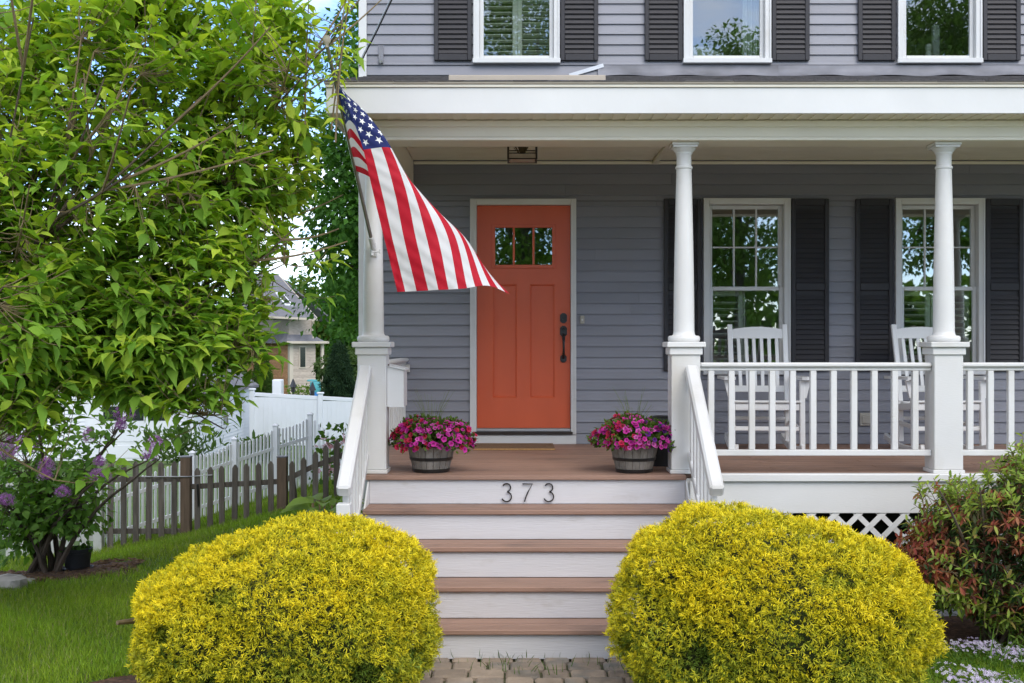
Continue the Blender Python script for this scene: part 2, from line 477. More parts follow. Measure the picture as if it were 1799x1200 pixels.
# ---------------------------------------------------------------- garden path of pavers
path = boxo('path', -1.06, 1.30, 3.21, 7.30, -0.05, 0.0, 'sand', None)
tag(path, 'brick paver path leading to the porch steps', 'path', kind='structure')
y = 7.285
row = 0
while y > 5.7:
    dy = 0.09 if row == 0 else random.choice([0.17, 0.17, 0.175])
    x = -1.05 + random.uniform(0, 0.05)
    while x < 1.26:
        w = random.choice([0.13, 0.17, 0.17, 0.21, 0.215])
        w = min(w, 1.29 - x)
        if w < 0.06: break
        mb = MB(); c = 0.02
        h = random.uniform(-0.003, 0.004)
        j = lambda: random.uniform(-0.004, 0.004)
        x0, x1, y0, y1 = x + .006 + j(), x + w - .006 + j(), y - dy + .006, y - .006
        # tumbled paver: rounded outline, softened upper edge
        def outline(ins, z):
            r = 0.018; pts = []
            for (cx, cy, a0) in ((x1 - r, y1 - r, 0), (x0 + r, y1 - r, 90), (x0 + r, y0 + r, 180), (x1 - r, y0 + r, 270)):
                for a in (0, 45, 90):
                    t = math.radians(a0 + a); pts.append((cx + (r - ins) * math.cos(t), cy + (r - ins) * math.sin(t), z))
            return pts
        A, B, C = outline(0, 0.001), outline(0, 0.018 + h), outline(0.012, 0.027 + h)
        n = len(A)
        mb.add(A + B + C, [(i, (i + 1) % n, n + (i + 1) % n, n + i) for i in range(n)] + [(n + i, n + (i + 1) % n, 2 * n + (i + 1) % n, 2 * n + i) for i in range(n)] + [tuple(range(2 * n, 3 * n))])
        obj('paver', mb, 'paver', path)
        x += w
    y -= dy; row += 1

# ---------------------------------------------------------------- house
YW = 10.94
DZ = 1.0125           # deck level
HX0, HX1 = -1.43, 8.2
WTOP = CZ + 4.55
house = thing('house', 'grey clapboard house with white porch, black shutters and orange front door', 'house', (3.4, 11.5, 0.0))
house_loc = Vector(house.location)
def sx(px): return wx(px, YW)
def sz(py): return wz(py, YW)

# openings: (x0, x1, z0, z1) = inside of casing
low_w = [(1235, 1387), (1571, 1727)]
up_w = [(832, 983), (1200, 1353), (1575, 1722)]
LW_T, LW_B = sz(349), sz(658)
UW_B = sz(113); UW_T = UW_B + 1.62
openings = [(sx(826), sx(1012), DZ, sz(350))]
openings += [(sx(a), sx(b), LW_B, LW_T) for a, b in low_w] + [(sx(a), sx(b), UW_B, UW_T) for a, b in up_w]
ops = [(a + .02, b - .02, c + (.02 if c > DZ + .1 else 0), d - .02) for a, b, c, d in openings]

def rect_with_holes(x0, x1, z0, z1, holes):
    """list of rectangles covering x0..x1 x z0..z1 minus holes"""
    zs = sorted(set([z0, z1] + [min(max(h[2], z0), z1) for h in holes] + [min(max(h[3], z0), z1) for h in holes]))
    out = []
    for a, b in zip(zs, zs[1:]):
        if b - a < 1e-4: continue
        mid = (a + b) / 2
        cuts = sorted([(h[0], h[1]) for h in holes if h[2] < mid < h[3]])
        x = x0
        for c0, c1 in cuts:
            if c0 > x: out.append((x, min(c0, x1), a, b))
            x = max(x, c1)
        if x < x1: out.append((x, x1, a, b))
    return out
mb = MB()
for a, b, c, d in rect_with_holes(HX0 + .01, HX1, 0.3, WTOP, ops): mb.box(a, b, YW + 0.012, YW + 0.12, c, d)
front = obj('front_wall', mb, 'sheathing', house)
# side, back, inside walls
mb = MB().box(HX0 + .03, HX0 + .13, YW + .14, 19.0, -0.2, WTOP)
left_wall = obj('side_wall', mb, 'sheathing', house)
boxo('back_wall', HX0 + .14, HX1, 19.0, 19.1, -0.5, WTOP, 'siding', house)
boxo('side_wall', HX1 - .1, HX1, YW + .14, 18.99, -0.5, WTOP, 'siding', house)
boxo('floor_slab', HX0 + .14, HX1 - .11, YW + .13, 18.98, DZ - .1, DZ - .004, 'interior', house)
boxo('upper_floor', HX0 + .14, HX1 - .11, YW + .13, 18.98, CZ + 1.75, CZ + 2.0, 'interior', house)
boxo('attic_floor', HX0 + .14, HX1 - .11, YW + .13, 18.98, WTOP - .15, WTOP - .02, 'interior', house)
boxo('partition', HX0 + .14, HX1 - .11, 14.4, 14.5, DZ, WTOP - .16, 'interior', house)
mb = MB()
ridge = 15.0
mb.add([(HX0 - .35, YW - .45, WTOP - .1), (HX1 + .35, YW - .45, WTOP - .1), (HX1 + .35, ridge, WTOP + 2.6), (HX0 - .35, ridge, WTOP + 2.6),
        (HX0 - .35, YW - .45, WTOP + .08), (HX1 + .35, YW - .45, WTOP + .08), (HX1 + .35, ridge, WTOP + 2.78), (HX0 - .35, ridge, WTOP + 2.78),
        (HX0 - .35, 19.5, WTOP - .1), (HX1 + .35, 19.5, WTOP - .1), (HX0 - .35, 19.5, WTOP + .08), (HX1 + .35, 19.5, WTOP + .08)],
       [(0, 1, 2, 3)[::-1], (4, 5, 6, 7), (0, 4, 7, 3), (1, 2, 6, 5), (0, 1, 5, 4), (3, 2, 9, 8)[::-1], (7, 6, 11, 10), (8, 9, 11, 10), (3, 8, 10, 7), (2, 6, 11, 9)])
obj('main_roof', mb, 'shingle', house)

def siding_run(parent, x0, x1, zlo, zhi, pitch, phase, holes, y=YW, side=None):
    k0 = math.floor((zlo - phase) / pitch); z = phase + k0 * pitch
    while z < zhi:
        a, b = max(z, zlo), min(z + pitch, zhi)
        if b - a > 0.012:
            # board joints
            js = []
            xx = x0 + random.uniform(0.6, 3.6)
            while xx < x1: js.append(xx); xx += 3.66
            for (p, q, r0, r1) in rect_with_holes(x0, x1, a, b, holes):
                cuts = [p] + [j for j in js if p + .15 < j < q - .15] + [q]
                for u, v in zip(cuts, cuts[1:]):
                    if v - u < 0.01 or r1 - r0 < 0.008: continue
                    t0, t1 = (r0 - z) / pitch, (r1 - z) / pitch
                    f0 = y - 0.016 * (1 - t0) ; f1 = y - 0.016 * (1 - t1) + 0.001
                    gap = 0.0008
                    mb = MB()
                    if side is None:
                        mb.hexa([(u + gap, f0, r0), (v - gap, f0, r0), (v - gap, y + .011, r0), (u + gap, y + .011, r0),
                                 (u + gap, f1, r1), (v - gap, f1, r1), (v - gap, y + .011, r1), (u + gap, y + .011, r1)])
                    else:   # wall facing -x, run along y
                        g0, g1 = side - 0.016 * (1 - t0), side - 0.016 * (1 - t1) + .001
                        mb.hexa([(side + .011, u + gap, r0), (side + .011, v - gap, r0), (g0, v - gap, r0), (g0, u + gap, r0),
                                 (side + .011, u + gap, r1), (side + .011, v - gap, r1), (g1, v - gap, r1), (g1, u + gap, r1)])
                    obj('siding_board', mb, 'siding', parent)
        z += pitch
PC_U = 17.95 * YW / F; PC_L = 18.97 * YW / F
SPLIT = CZ + 2.10
siding_run(front, HX0 + .075, HX1, DZ, SPLIT, PC_L, sz(589.7), ops)
siding_run(front, HX0 + .075, HX1, SPLIT, WTOP - .12, PC_U, sz(96.4), ops)
siding_run(left_wall, YW + .09, 19.0, 0.3, WTOP - .12, PC_L, sz(589.7), [], side=HX0 + .018)
boxo('corner_board', HX0, HX0 + .073, YW - .022, YW + .011, 0.15, WTOP - .12, 'white_trim', house, .003)
boxo('corner_board', HX0, HX0 + .026, YW + .012, YW + .087, 0.15, WTOP - .12, 'white_trim', house, .003)

# ---- windows
def window(px0, px1, zb, zt, glass, upper, label=None):
    x0, x1 = sx(px0), sx(px1)
    w = MB(); cw = 0.055
    y0 = YW - 0.045
    fr = obj('window', MB().box(x0, x0 + cw, y0, YW + .05, zb + .045, zt, .004).box(x1 - cw, x1, y0, YW + .05, zb + .045, zt, .004)
             .box(x0 + cw + .0005, x1 - cw - .0005, y0, YW + .05, zt - cw, zt - .0005, .004), 'white_trim', house)
    if label: fr['label'] = label
    obj('sill', MB().box(x0 - .006, x1 + .006, y0 - .02, YW + .06, zb, zb + .044, .004), 'white_trim', fr)
    # outer backband
    obj('backband', MB().box(x0 + .0005, x0 + .014, y0 - .010, y0 + .01, zb + .046, zt - .001).box(x1 - .014, x1 - .0005, y0 - .010, y0 + .01, zb + .046, zt - .001)
        .box(x0 + .0145, x1 - .0145, y0 - .010, y0 + .01, zt - .015, zt - .0015), 'white_trim', fr)
    # jamb reveal
    ix0, ix1, iz0, iz1 = x0 + cw + .001, x1 - cw - .001, zb + .046, zt - cw - .001
    mid = iz0 + (iz1 - iz0) * 0.49
    st = 0.036
    def sash(yf, a, b, nm):
        m = MB().box(ix0, ix0 + st, yf, yf + .04, a, b, .004).box(ix1 - st, ix1, yf, yf + .04, a, b, .004)
        m.box(ix0 + st + .0005, ix1 - st - .0005, yf + .0005, yf + .0395, a, a + st, .004).box(ix0 + st + .0005, ix1 - st - .0005, yf + .0005, yf + .0395, b - st, b, .004)
        return obj(nm, m, 'white_trim', fr)
    sash(YW + .005, iz0, mid + .02, 'lower_sash'); sash(YW + .047, mid - .018, iz1, 'upper_sash')
    gx0, gx1 = ix0 + st - .004, ix1 - st + .004
    boxo('pane', gx0, gx1, YW + .022, YW + .026, iz0 + st - .004, mid + .02 - st + .004, glass, fr)
    if upper:
        boxo('pane', gx0, gx1, YW + .064, YW + .068, mid - .018 + st - .004, iz1 - st + .004, glass, fr)
    else:
        cw3 = (gx1 - gx0) / 3; zl, zh = mid - .018 + st - .004, iz1 - st + .004
        zm = zl + (zh - zl) * 0.51
        for k in range(3):
            for (a, b) in ((zl, zm), (zm, zh)):
                boxo('pane', gx0 + k * cw3 + .0005, gx0 + (k + 1) * cw3 - .0005, YW + .064, YW + .068, a + .0005, b - .0005, glass, fr)
        for k in (1, 2): boxo('muntin', gx0 + k * cw3 - .008, gx0 + k * cw3 + .008, YW + .052, YW + .080, zl, zh, 'white_trim', fr, .003)
        for k in range(3): boxo('muntin', gx0 + k * cw3 + .009, gx0 + (k + 1) * cw3 - .009, YW + .053, YW + .079, zm - .007, zm + .007, 'white_trim', fr, .003)
    # lining of the opening
    boxo('jamb', x0 + .021, ix0 - .001, YW + .055, YW + .13, zb + .05, zt - .03, 'white_trim', fr)
    boxo('jamb', ix1 + .001, x1 - .021, YW + .055, YW + .13, zb + .05, zt - .03, 'white_trim', fr)
    return fr, (ix0, ix1, iz0, mid, iz1)

def blinds(fr, a, b, z0, z1, yb, pitch=0.058, tilt=-25):
    """an inside plantation shutter leaf between a and b"""
    s = .045
    obj('blind_frame', MB().box(a, a + s, yb, yb + .028, z0, z1, .003).box(b - s, b, yb, yb + .028, z0, z1, .003)
        .box(a + s + .0005, b - s - .0005, yb + .001, yb + .027, z0, z0 + .05, .003).box(a + s + .0005, b - s - .0005, yb + .001, yb + .027, z1 - .06, z1, .003), 'interior_white', fr)
    me = None
    z = z0 + .08; t = math.radians(tilt)
    hw = .027
    me = MB().box(-(b - a) / 2 + s + .002, (b - a) / 2 - s - .002, -hw, hw, -.004, .004, .002).mesh('blind_slat', 'interior_white')
    while z < z1 - .08:
        o = obj('blind_slat', me, None, fr, ((a + b) / 2, yb + .014, z)); o.rotation_euler = (t, 0, 0)
        z += pitch

wlow = []
for i, (a, b) in enumerate(low_w):
    fr, d = window(a, b, LW_B, LW_T, 'glass', False)
    ix0, ix1, iz0, mid, iz1 = d
    wd = ix1 - ix0
    if i == 0:
        blinds(fr, ix0 + .01, ix0 + wd * .50, iz0 + .01, mid, YW + .16, tilt=-20)
        obj('blind_frame', MB().box(ix0 + wd * .51, ix0 + wd * .53, YW + .16, YW + .19, iz0 + .01, mid), 'interior_white', fr)
    else:
        blinds(fr, ix0 + .01, ix0 + wd * .47, iz0 + .01, mid, YW + .16, tilt=-20)
        blinds(fr, ix0 + wd * .48, ix1 - .01, iz0 + .01, mid, YW + .16, tilt=-20)
for i, (a, b) in enumerate(up_w):
    fr, d = window(a, b, UW_B, UW_T, 'glass_up', True)
    ix0, ix1, iz0, mid, iz1 = d
    wd = ix1 - ix0
    if i == 0:
        blinds(fr, ix0 - .01, ix0 + wd * .51, iz0 + .02, mid, YW + .15, pitch=.052, tilt=-12)
        blinds(fr, ix0 + wd * .512, ix1 + .01, iz0 + .02, mid, YW + .15, pitch=.052, tilt=-28)
    elif i == 1:
        hb = MB(); n = 14; xa, xb = ix0 - .05, ix1 - .16
        for (yo, zt0, amp) in ((0, iz0 + .02, .17), ):
            for k in range(n):
                u0, u1 = k / n, (k + 1) / n
                f0, f1 = [zt0 + .06 + amp * math.sin(PI * (0.15 + .85 * u)) for u in (u0, u1)]
                p, q = xa + (xb - xa) * u0, xa + (xb - xa) * u1
                hb.hexa([(p, YW + .55, iz0 - .4), (q, YW + .55, iz0 - .4), (q, YW + .6, iz0 - .4), (p, YW + .6, iz0 - .4), (p, YW + .55, f0), (q, YW + .55, f1), (q, YW + .6, f1), (p, YW + .6, f0)])
        hbo = obj('headboard', hb, 'interior_white', None); tag(hbo, 'pale arched headboard standing inside the middle upstairs window', 'headboard')
        cu = MB(); n = 24; xa, xb = ix1 - .15, ix1 + .08
        for k in range(n):
            u0, u1 = k / n, (k + 1) / n
            y_ = [YW + .25 + .02 * math.sin(u * 30) for u in (u0, u1)]
            p, q = xa + (xb - xa) * u0, xa + (xb - xa) * u1
            cu.hexa([(p, y_[0], iz0 - .3), (q, y_[1], iz0 - .3), (q, y_[1] + .006, iz0 - .3), (p, y_[0] + .006, iz0 - .3), (p, y_[0], iz1), (q, y_[1], iz1), (q, y_[1] + .006, iz1), (p, y_[0] + .006, iz1)])
        cuo = obj('curtain', cu, 'curtain', None, smooth=True); tag(cuo, 'pale gathered curtain inside the middle upstairs window', 'curtain')
    else:
        bp = thing('bed', 'white bed with ball topped posts inside the right upstairs window', 'bed', (ix1 - .15, YW + .6, CZ + 2.0))
        xb = ix1 - .13
        obj('bed_post', MB().lathe([(.03, -.5), (.03, .13), (.024, .14), (.024, .15), (.03, .165), (.034, .185), (.028, .21), (.008, .222)], (xb - .08, YW + .6, iz0 + .07), 14), 'chair_white', bp, smooth=True)
        obj('bed_rail', MB().box(xb - .05, xb + .5, YW + .58, YW + .62, iz0 - .2, iz0 + .12, .005), 'chair_white', bp)
        obj('bed_post', MB().box(xb, xb + .07, YW + .7, YW + .76, iz0 - .4, iz0 + .5, .01), 'chair_white', bp)

# ---- shutters
def shutter_mesh(w, h, mid):
    s = .040
    fm = MB().box(0, s, -.030, 0, 0, h, .005).box(w - s, w, -.030, 0, 0, h, .005).box(s + .0005, w - s - .0005, -.0295, -.0005, 0, .062, .005).box(s + .0005, w - s - .0005, -.0295, -.0005, h - .062, h, .005)
    if mid: fm.box(s + .0005, w - s - .0005, -.0295, -.0005, mid - .035, mid + .035, .005)
    fm.box(s, w - s, -.0045, -.001, .06, h - .06)
    me = fm.mesh('shutter', 'shutter_black')
    hx = w - 2 * s
    sl_ = MB(); p = .0453
    sl_.hexa([(s + .001, -.026, 0), (w - s - .001, -.026, 0), (w - s - .001, -.021, 0), (s + .001, -.021, 0), (s + .001, -.010, p - .006), (w - s - .001, -.010, p - .006), (w - s - .001, -.0055, p - .006), (s + .001, -.0055, p - .006)])
    sm = sl_.mesh('slat', 'shutter_black')
    return me, sm, p
def shutter(cache, px0, zb, w, h, mid, label):
    me, sm, p = cache
    o = obj('shutter', me, None, house, (sx(px0), YW - .017, zb))
    z = .066
    while z < h - .062 - p * .8:
        if not (mid and mid - .035 - p * .9 < z < mid + .035): obj('slat', sm, None, o, (0, 0, z))
        elif z < mid: z = mid + .038; continue
        z += p
    return o
lh = sz(350) - sz(652); lw = 66 * YW / F
cl = shutter_mesh(lw, lh, lh * .49)
for a in (1165.5, 1388.5, 1501, 1729): shutter(cl, a, sz(652), lw, lh, lh * .49, '')
uh = UW_T - sz(108) - .02
cu_ = shutter_mesh(lw, uh, uh * .49)
for a in (763, 984.5, 1132, 1354.5, 1505.5, 1724): shutter(cu_, a, sz(108), lw, uh, uh * .49, '')

# ---- front door
dx0, dx1 = sx(838), sx(1002); dzb, dzt = sz(752), sz(361)
cx0, cx1 = sx(826), sx(1012)
fr = obj('door_frame', MB().box(cx0, dx0 - .003, YW - .04, YW + .10, DZ + .09, sz(350), .004).box(dx1 + .003, cx1, YW - .04, YW + .10, DZ + .09, sz(350), .004)
         .box(dx0 - .002, dx1 + .002, YW - .04, YW + .10, dzt + .003, sz(350) - .0005, .004), 'white_trim', house)
obj('backband', MB().box(cx0 + .0005, cx0 + .014, YW - .052, YW - .03, DZ + .091, sz(350) - .001).box(cx1 - .014, cx1 - .0005, YW - .052, YW - .03, DZ + .091, sz(350) - .001).box(cx0 + .015, cx1 - .015, YW - .052, YW - .03, sz(350) - .015, sz(350) - .0012), 'white_trim', fr)
boxo('base_board', cx0 - .03 + .03, cx1, YW - .03, YW + .05, DZ, DZ + .088, 'white_trim', fr, .003)
boxo('threshold', dx0 - .04, dx1 + .02, YW - .055, YW + .08, DZ + .0895, dzb - .030, 'dark_bronze', fr, .003)
boxo('weather_strip', dx0 - .001, dx1 + .001, YW - .012, YW + .06, dzb - .0295, dzb - .003, 'aluminium', fr, .003)
YD = YW + .012     # door face
def dzp(py): return sz(py)
gl0, gl1, gb, gt = sx(868), sx(972), sz(467), sz(398)
door = MB()
pl = [(sx(865.5), sx(908)), (sx(931), sx(974.5))]; pb, pt = sz(699), sz(499.5)
T = .045
def slab(x0, x1, z0, z1): door.box(x0, x1, YD, YD + T, z0, z1)
slab(dx0, gl0, gb, dzt) ; slab(gl1, dx1, gb, dzt); slab(gl0, gl1, gt, dzt)
slab(dx0, dx1, pt, gb); slab(dx0, dx1, dzb, pb)
slab(dx0, pl[0][0], pb, pt); slab(pl[0][1], pl[1][0], pb, pt); slab(pl[1][1], dx1, pb, pt)
dr = obj('door', door, 'door_orange', house)
for a, b in pl:
    e = .014
    pm = MB().box(a + e, b - e, YD + .017, YD + T - .005, pb + e, pt - e)
    # sloped sticking round the recessed panel
    o_ = [(a, YD, pb), (b, YD, pb), (b, YD, pt), (a, YD, pt)]; i_ = [(a + e, YD + .0175, pb + e), (b - e, YD + .0175, pb + e), (b - e, YD + .0175, pt - e), (a + e, YD + .0175, pt - e)]
    pm.add(o_ + i_, [(k, (k + 1) % 4, 4 + (k + 1) % 4, 4 + k) for k in range(4)])
    obj('door_panel', pm, 'door_orange', dr)
e = .010
lf = MB().box(gl0 - .022, gl0 + e, YD - .012, YD - .0005, gb - .022, gt + .022, .003).box(gl1 - e, gl1 + .022, YD - .012, YD - .0005, gb - .022, gt + .022, .003)
lf.box(gl0 + e + .0005, gl1 - e - .0005, YD - .0115, YD - .0005, gt - e, gt + .0215, .003).box(gl0 + e + .0005, gl1 - e - .0005, YD - .0115, YD - .0005, gb - .0215, gb + e, .003)
obj('light_frame', lf, 'door_orange', dr)
gw = (gl1 - gl0) / 3
for k in range(3): boxo('pane', gl0 + k * gw + .001, gl0 + (k + 1) * gw - .001, YD + .02, YD + .024, gb + .001, gt - .001, 'glass_door', dr)
for k in (1, 2): boxo('muntin', gl0 + k * gw - .010, gl0 + k * gw + .010, YD - .006, YD + .019, gb + e, gt - e, 'door_orange', dr, .003)
# door hardware
def octa(cx, cz, w, h, y0, y1):
    c = min(w, h) * .3
    p = [(cx - w / 2 + c, cz - h / 2), (cx + w / 2 - c, cz - h / 2), (cx + w / 2, cz - h / 2 + c), (cx + w / 2, cz + h / 2 - c), (cx + w / 2 - c, cz + h / 2), (cx - w / 2 + c, cz + h / 2), (cx - w / 2, cz + h / 2 - c), (cx - w / 2, cz - h / 2 + c)]
    m = MB(); n = 8
    m.add([(a, y0, b) for a, b in p] + [(a, y1, b) for a, b in p], [tuple(range(n)), tuple(range(2 * n - 1, n - 1, -1))] + [(i, n + i, n + (i + 1) % n, (i + 1) % n) for i in range(n)])
    return m
hx = sx(990)
lk = obj('door_lock', octa(hx, sz(559), .062, .092, YD - .018, YD), 'black_metal', dr)
hd = octa(hx, sz(582), .064, .10, YD - .012, YD)
hd.box(hx - .012, hx + .012, YD - .055, YD - .012, sz(578), sz(574), .003)
pts = [(hx, YD - .012, sz(587)), (hx, YD - .035, sz(592)), (hx, YD - .055, sz(600)), (hx, YD - .060, sz(610)), (hx, YD - .050, sz(620)), (hx, YD - .025, sz(626)), (hx, YD - .008, sz(629))]
hd.tube(pts, [.015, .016, .012, .010, .011, .012, .012], 8)
m2 = octa(hx, sz(630), .058, .072, YD - .011, YD); hd.add(m2.v, m2.f)
obj('door_handle', hd, 'black_metal', dr, smooth=True)
obj('lock_cylinder', MB().tube([(hx, YD - .030, sz(558)), (hx, YD - .017, sz(558))], .018, 14), 'black_metal', dr, smooth=True)
db = obj('doorbell', MB().box(sx(1019), sx(1026.5), YW - .032, YW - .016, sz(569), sz(554.5), .005), 'plastic_beige', house)
obj('bell_button', MB().tube([(sx(1022.7), YW - .038, sz(562)), (sx(1022.7), YW - .031, sz(562))], .009, 12), 'white_trim', db)
ob = obj('outlet_box', MB().box(sx(1509), sx(1531), YW - .035, YW - .014, sz(748), sz(725), .008), 'plastic_beige', house)
boxo('outlet_cover', sx(1513), sx(1527), YW - .044, YW - .034, sz(744), sz(730), 'plastic_beige', ob, .006)

# ---- porch deck, steps
PX0, PX1 = -1.13, 5.6
YN = 8.36
deck = obj('porch_deck', MB().box(PX0 + .03, PX1, YN + .12, YW - .002, DZ - .24, DZ - .034).box(PX0 + .05, PX0 + .09, YN + .2, YW - .01, 0.0, DZ - .241), 'white_paint', house)
y = YN; k = 0
while y < YW - .03:
    y1 = min(y + .138, YW - .018)
    segs = [(PX0, 1.9 + .8 * (k % 3), ), (1.9 + .8 * (k % 3), PX1)] if k > 0 else [(-1.05, 1.20)]
    if k == 1: segs = [(PX0, 2.7), (2.7, PX1)]
    for s in segs:
        boxo('deck_board', s[0] + .001, s[1] - .001, y + .0015, y1 - .0015, DZ - .032, DZ, 'deck', deck, .004)
    y = y1 + .002; k += 1
stairs = obj('porch_steps', MB().box(-1.00, -.96, 7.30, 8.36, 0, .18).box(1.16, 1.2, 7.30, 8.36, 0, .18), 'white_paint', house)
SX0, SX1 = -1.035, 1.205
R, T = .2025, .28
for n in range(5):
    yr = YN + .028 - n * T; zt = DZ - n * R
    lo = zt - R + .0005 if n < 4 else 0.018
    boxo('riser', SX0 + .012, SX1 - .012, yr, yr + .022, lo, zt - .0335, 'riser_paint', stairs, .003)
    if n:
        a = YN - n * T
        boxo('tread', SX0, SX1, a, a + .138, zt - .032, zt, 'deck', stairs, .005)
        boxo('tread', SX0, SX1, a + .1435, a + T + .026, zt - .032, zt, 'deck', stairs, .005)
for s, x in ((-1, SX0 - .0), (1, SX1)):
    st_ = MB()
    a = x if s < 0 else x - .011
    prof = [(YN + .2, 0.0), (7.27, 0.0), (7.27, .16), (YN + .03, DZ - .036), (YN + .2, DZ - .036)]
    n = len(prof)
    st_.add([(a, p, q) for p, q in prof] + [(a + .011, p, q) for p, q in prof], [tuple(range(n)), tuple(range(2 * n - 1, n - 1, -1))] + [(i, n + i, n + (i + 1) % n, (i + 1) % n) for i in range(n)])
    obj('stringer', st_, 'white_paint', stairs)
# right part of the porch edge: white nosing, skirt, lattice
YE = 8.44
boxo('deck_nosing', 1.27, PX1, YE - .03, YE + .055, DZ - .05, DZ + .004, 'white_paint', house, .006)
boxo('skirt_board', 1.235, PX1, YE, YE + .03, DZ - .275, DZ - .052, 'white_paint', house, .003)
lat = obj('lattice', MB().box(1.235, PX1, YE + .004, YE + .03, .005, .05).box(1.235, 1.275, YE + .004, YE + .03, .051, DZ - .277), 'white_paint', house)
zb, zt = .051, DZ - .277
hgt = zt - zb
x = 1.28 - hgt
sw = .026
while x < 5.6 - hgt:
    for dirn, yy in ((1, YE + .006), (-1, YE + .0125)):
        xa, xb = (x, x + hgt) if dirn > 0 else (x + hgt, x)
        lo_t, hi_t = 0.0, 1.0
        lo_x = 1.28
        # clip at the left end
        if dirn > 0 and xa < lo_x: lo_t = (lo_x - xa) / hgt
        if dirn < 0 and xb < lo_x: hi_t = (xa - lo_x) / hgt
        if hi_t - lo_t > .1:
            p0 = (xa + (xb - xa) * lo_t, zb + hgt * lo_t); p1 = (xa + (xb - xa) * hi_t, zb + hgt * hi_t)
            obj('lattice_strip', MB().hexa([(p0[0] - sw, yy, p0[1]), (p0[0] + sw, yy, p0[1]), (p0[0] + sw, yy + .006, p0[1]), (p0[0] - sw, yy + .006, p0[1]),
                                            (p1[0] - sw, yy, p1[1]), (p1[0] + sw, yy, p1[1]), (p1[0] + sw, yy + .006, p1[1]), (p1[0] - sw, yy + .006, p1[1])]), 'white_paint', lat)
    x += .165
boxo('crawl_shade_sheet', 1.235, PX1, 9.2, 9.25, 0.0, DZ - .25, 'void', house)  # near-black sheet standing in for the shade behind the lattice

# ---- porch roof
YB = 8.42            # front of beam
ZS = CZ + 1.56       # soffit level
YFa = 8.15           # fascia face
RX0, RX1 = wx(573, YFa), 5.9
ZBB = CZ + 1.42      # bottom of beam
beam = obj('porch_beam', MB().box(-1.12, RX1 - .2, YB, YB + .26, ZBB + .02, CZ + 1.68, .004), 'cream_soffit', house)
boxo('beam_cap', -1.13, RX1 - .2, YB - .012, YB + .272, ZBB - .004, ZBB + .019, 'cream_soffit', beam, .004)
boxo('beam_band', -1.12, RX1 - .2, YB - .02, YB - .001, ZS - .05, ZS - .006, 'cream_soffit', beam, .003)
boxo('side_beam', -1.12, -.93, YB + .275, YW - .003, ZBB + .02, CZ + 1.68, 'cream_soffit', house, .004)
boxo('side_beam', 5.5, 5.7, YB + .275, YW - .003, ZBB + .02, ZS + .06, 'cream_soffit', house, .004)
boxo('pilaster', -1.115, -.93, YW - .03, YW - .0165, DZ + 1.8, ZBB + .018, 'white_trim', house, .003)
fa = obj('fascia', MB().box(RX0, RX1, YFa, YFa + .02, ZS - .004, CZ + (600 - 154) * YFa / F, .002), 'white_trim', house)
boxo('drip_edge', RX0 - .006, RX1, YFa - .014, YFa + .03, CZ + (600 - 153.5) * YFa / F, CZ + (600 - 148.5) * YFa / F, 'cream_soffit', fa, .002)
boxo('drip_edge', RX0 - .012, RX1, YFa - .026, YFa + .03, CZ + (600 - 148.2) * YFa / F, CZ + (600 - 144) * YFa / F, 'beige_board', fa, .002)
boxo('rake_board', RX0, RX0 + .02, YFa + .021, YW - .03, ZS - .004, CZ + 1.74, 'white_trim', fa, .002)
# soffit panels with a V groove each
sp = (RX1 - RX0) / 62
sof = obj('soffit', MB().box(RX0 + .022, RX1, YFa + .021, YB - .001, ZS + .012, ZS + .022).box(RX0 + .022, -1.121, YB, YW - .03, ZS + .012, ZS + .022), 'cream_soffit', house)
pm = MB().hexa([(0, YFa + .022, -.002), (sp * .93, YFa + .022, .006), (sp * .93, YB - .003, .006), (0, YB - .003, -.002), (0, YFa + .022, .011), (sp * .93, YFa + .022, .011), (sp * .93, YB - .003, .011), (0, YB - .003, .011)]).mesh('soffit_panel', 'cream_soffit')
k = 0
while RX0 + .024 + k * .0925 < 5.75:
    obj('soffit_panel', pm, None, sof, (RX0 + .024 + k * .0925, 0, ZS)); k += 1
# ceiling of beaded boards
ZC = CZ + 1.645
ceil = obj('porch_ceiling', MB().box(-.925, RX1 - .4, YB + .265, YW - .02, ZC + .012, ZC + .03), 'cream_soffit', house)
cm = MB().box(-.925, RX1 - .45, 0, .083, 0, .0115, .004).mesh('ceiling_board', 'cream_soffit')
y = YB + .268
while y < YW - .11: obj('ceiling_board', cm, None, ceil, (0, y, ZC)); y += .0865
boxo('ceiling_mould', -.925, RX1 - .45, YW - .05, YW - .017, ZC - .028, ZC - .0005, 'cream_soffit', ceil, .006)
boxo('ceiling_batten', wx(1150, 10.7), wx(1150, 10.7) + .045, 9.2, YW - .055, ZC - .03, ZC - .001, 'cream_soffit', ceil, .004)
# roof deck + shingle courses
ze, zw = CZ + (600 - 143.5) * YFa / F, CZ + 2.425
slope = (zw - ze) / (YW - YFa)
roof = obj('porch_roof', MB().hexa([(RX0 - .01, YFa - .02, ze - .012), (RX1, YFa - .02, ze - .012), (RX1, YW - .02, zw - .05), (RX0 - .01, YW - .02, zw - .05),
                                    (RX0 - .01, YFa - .02, ze - .003), (RX1, YFa - .02, ze - .003), (RX1, YW - .02, zw - .02), (RX0 - .01, YW - .02, zw - .02)]), 'shingle', house)
sm = []
for wv in (.30, .24, .33):
    tl = .34
    sm.append((wv, MB().hexa([(0, 0, 0), (wv - .004, 0, 0), (wv - .004, tl, tl * slope - .004), (0, tl, tl * slope - .004), (0, 0, .007), (wv - .004, 0, .007), (wv - .004, tl, tl * slope), (0, tl, tl * slope)]).mesh('shingle', 'shingle')))
yy = YFa - .034; r = 0; cnt = 0
rest = MB()
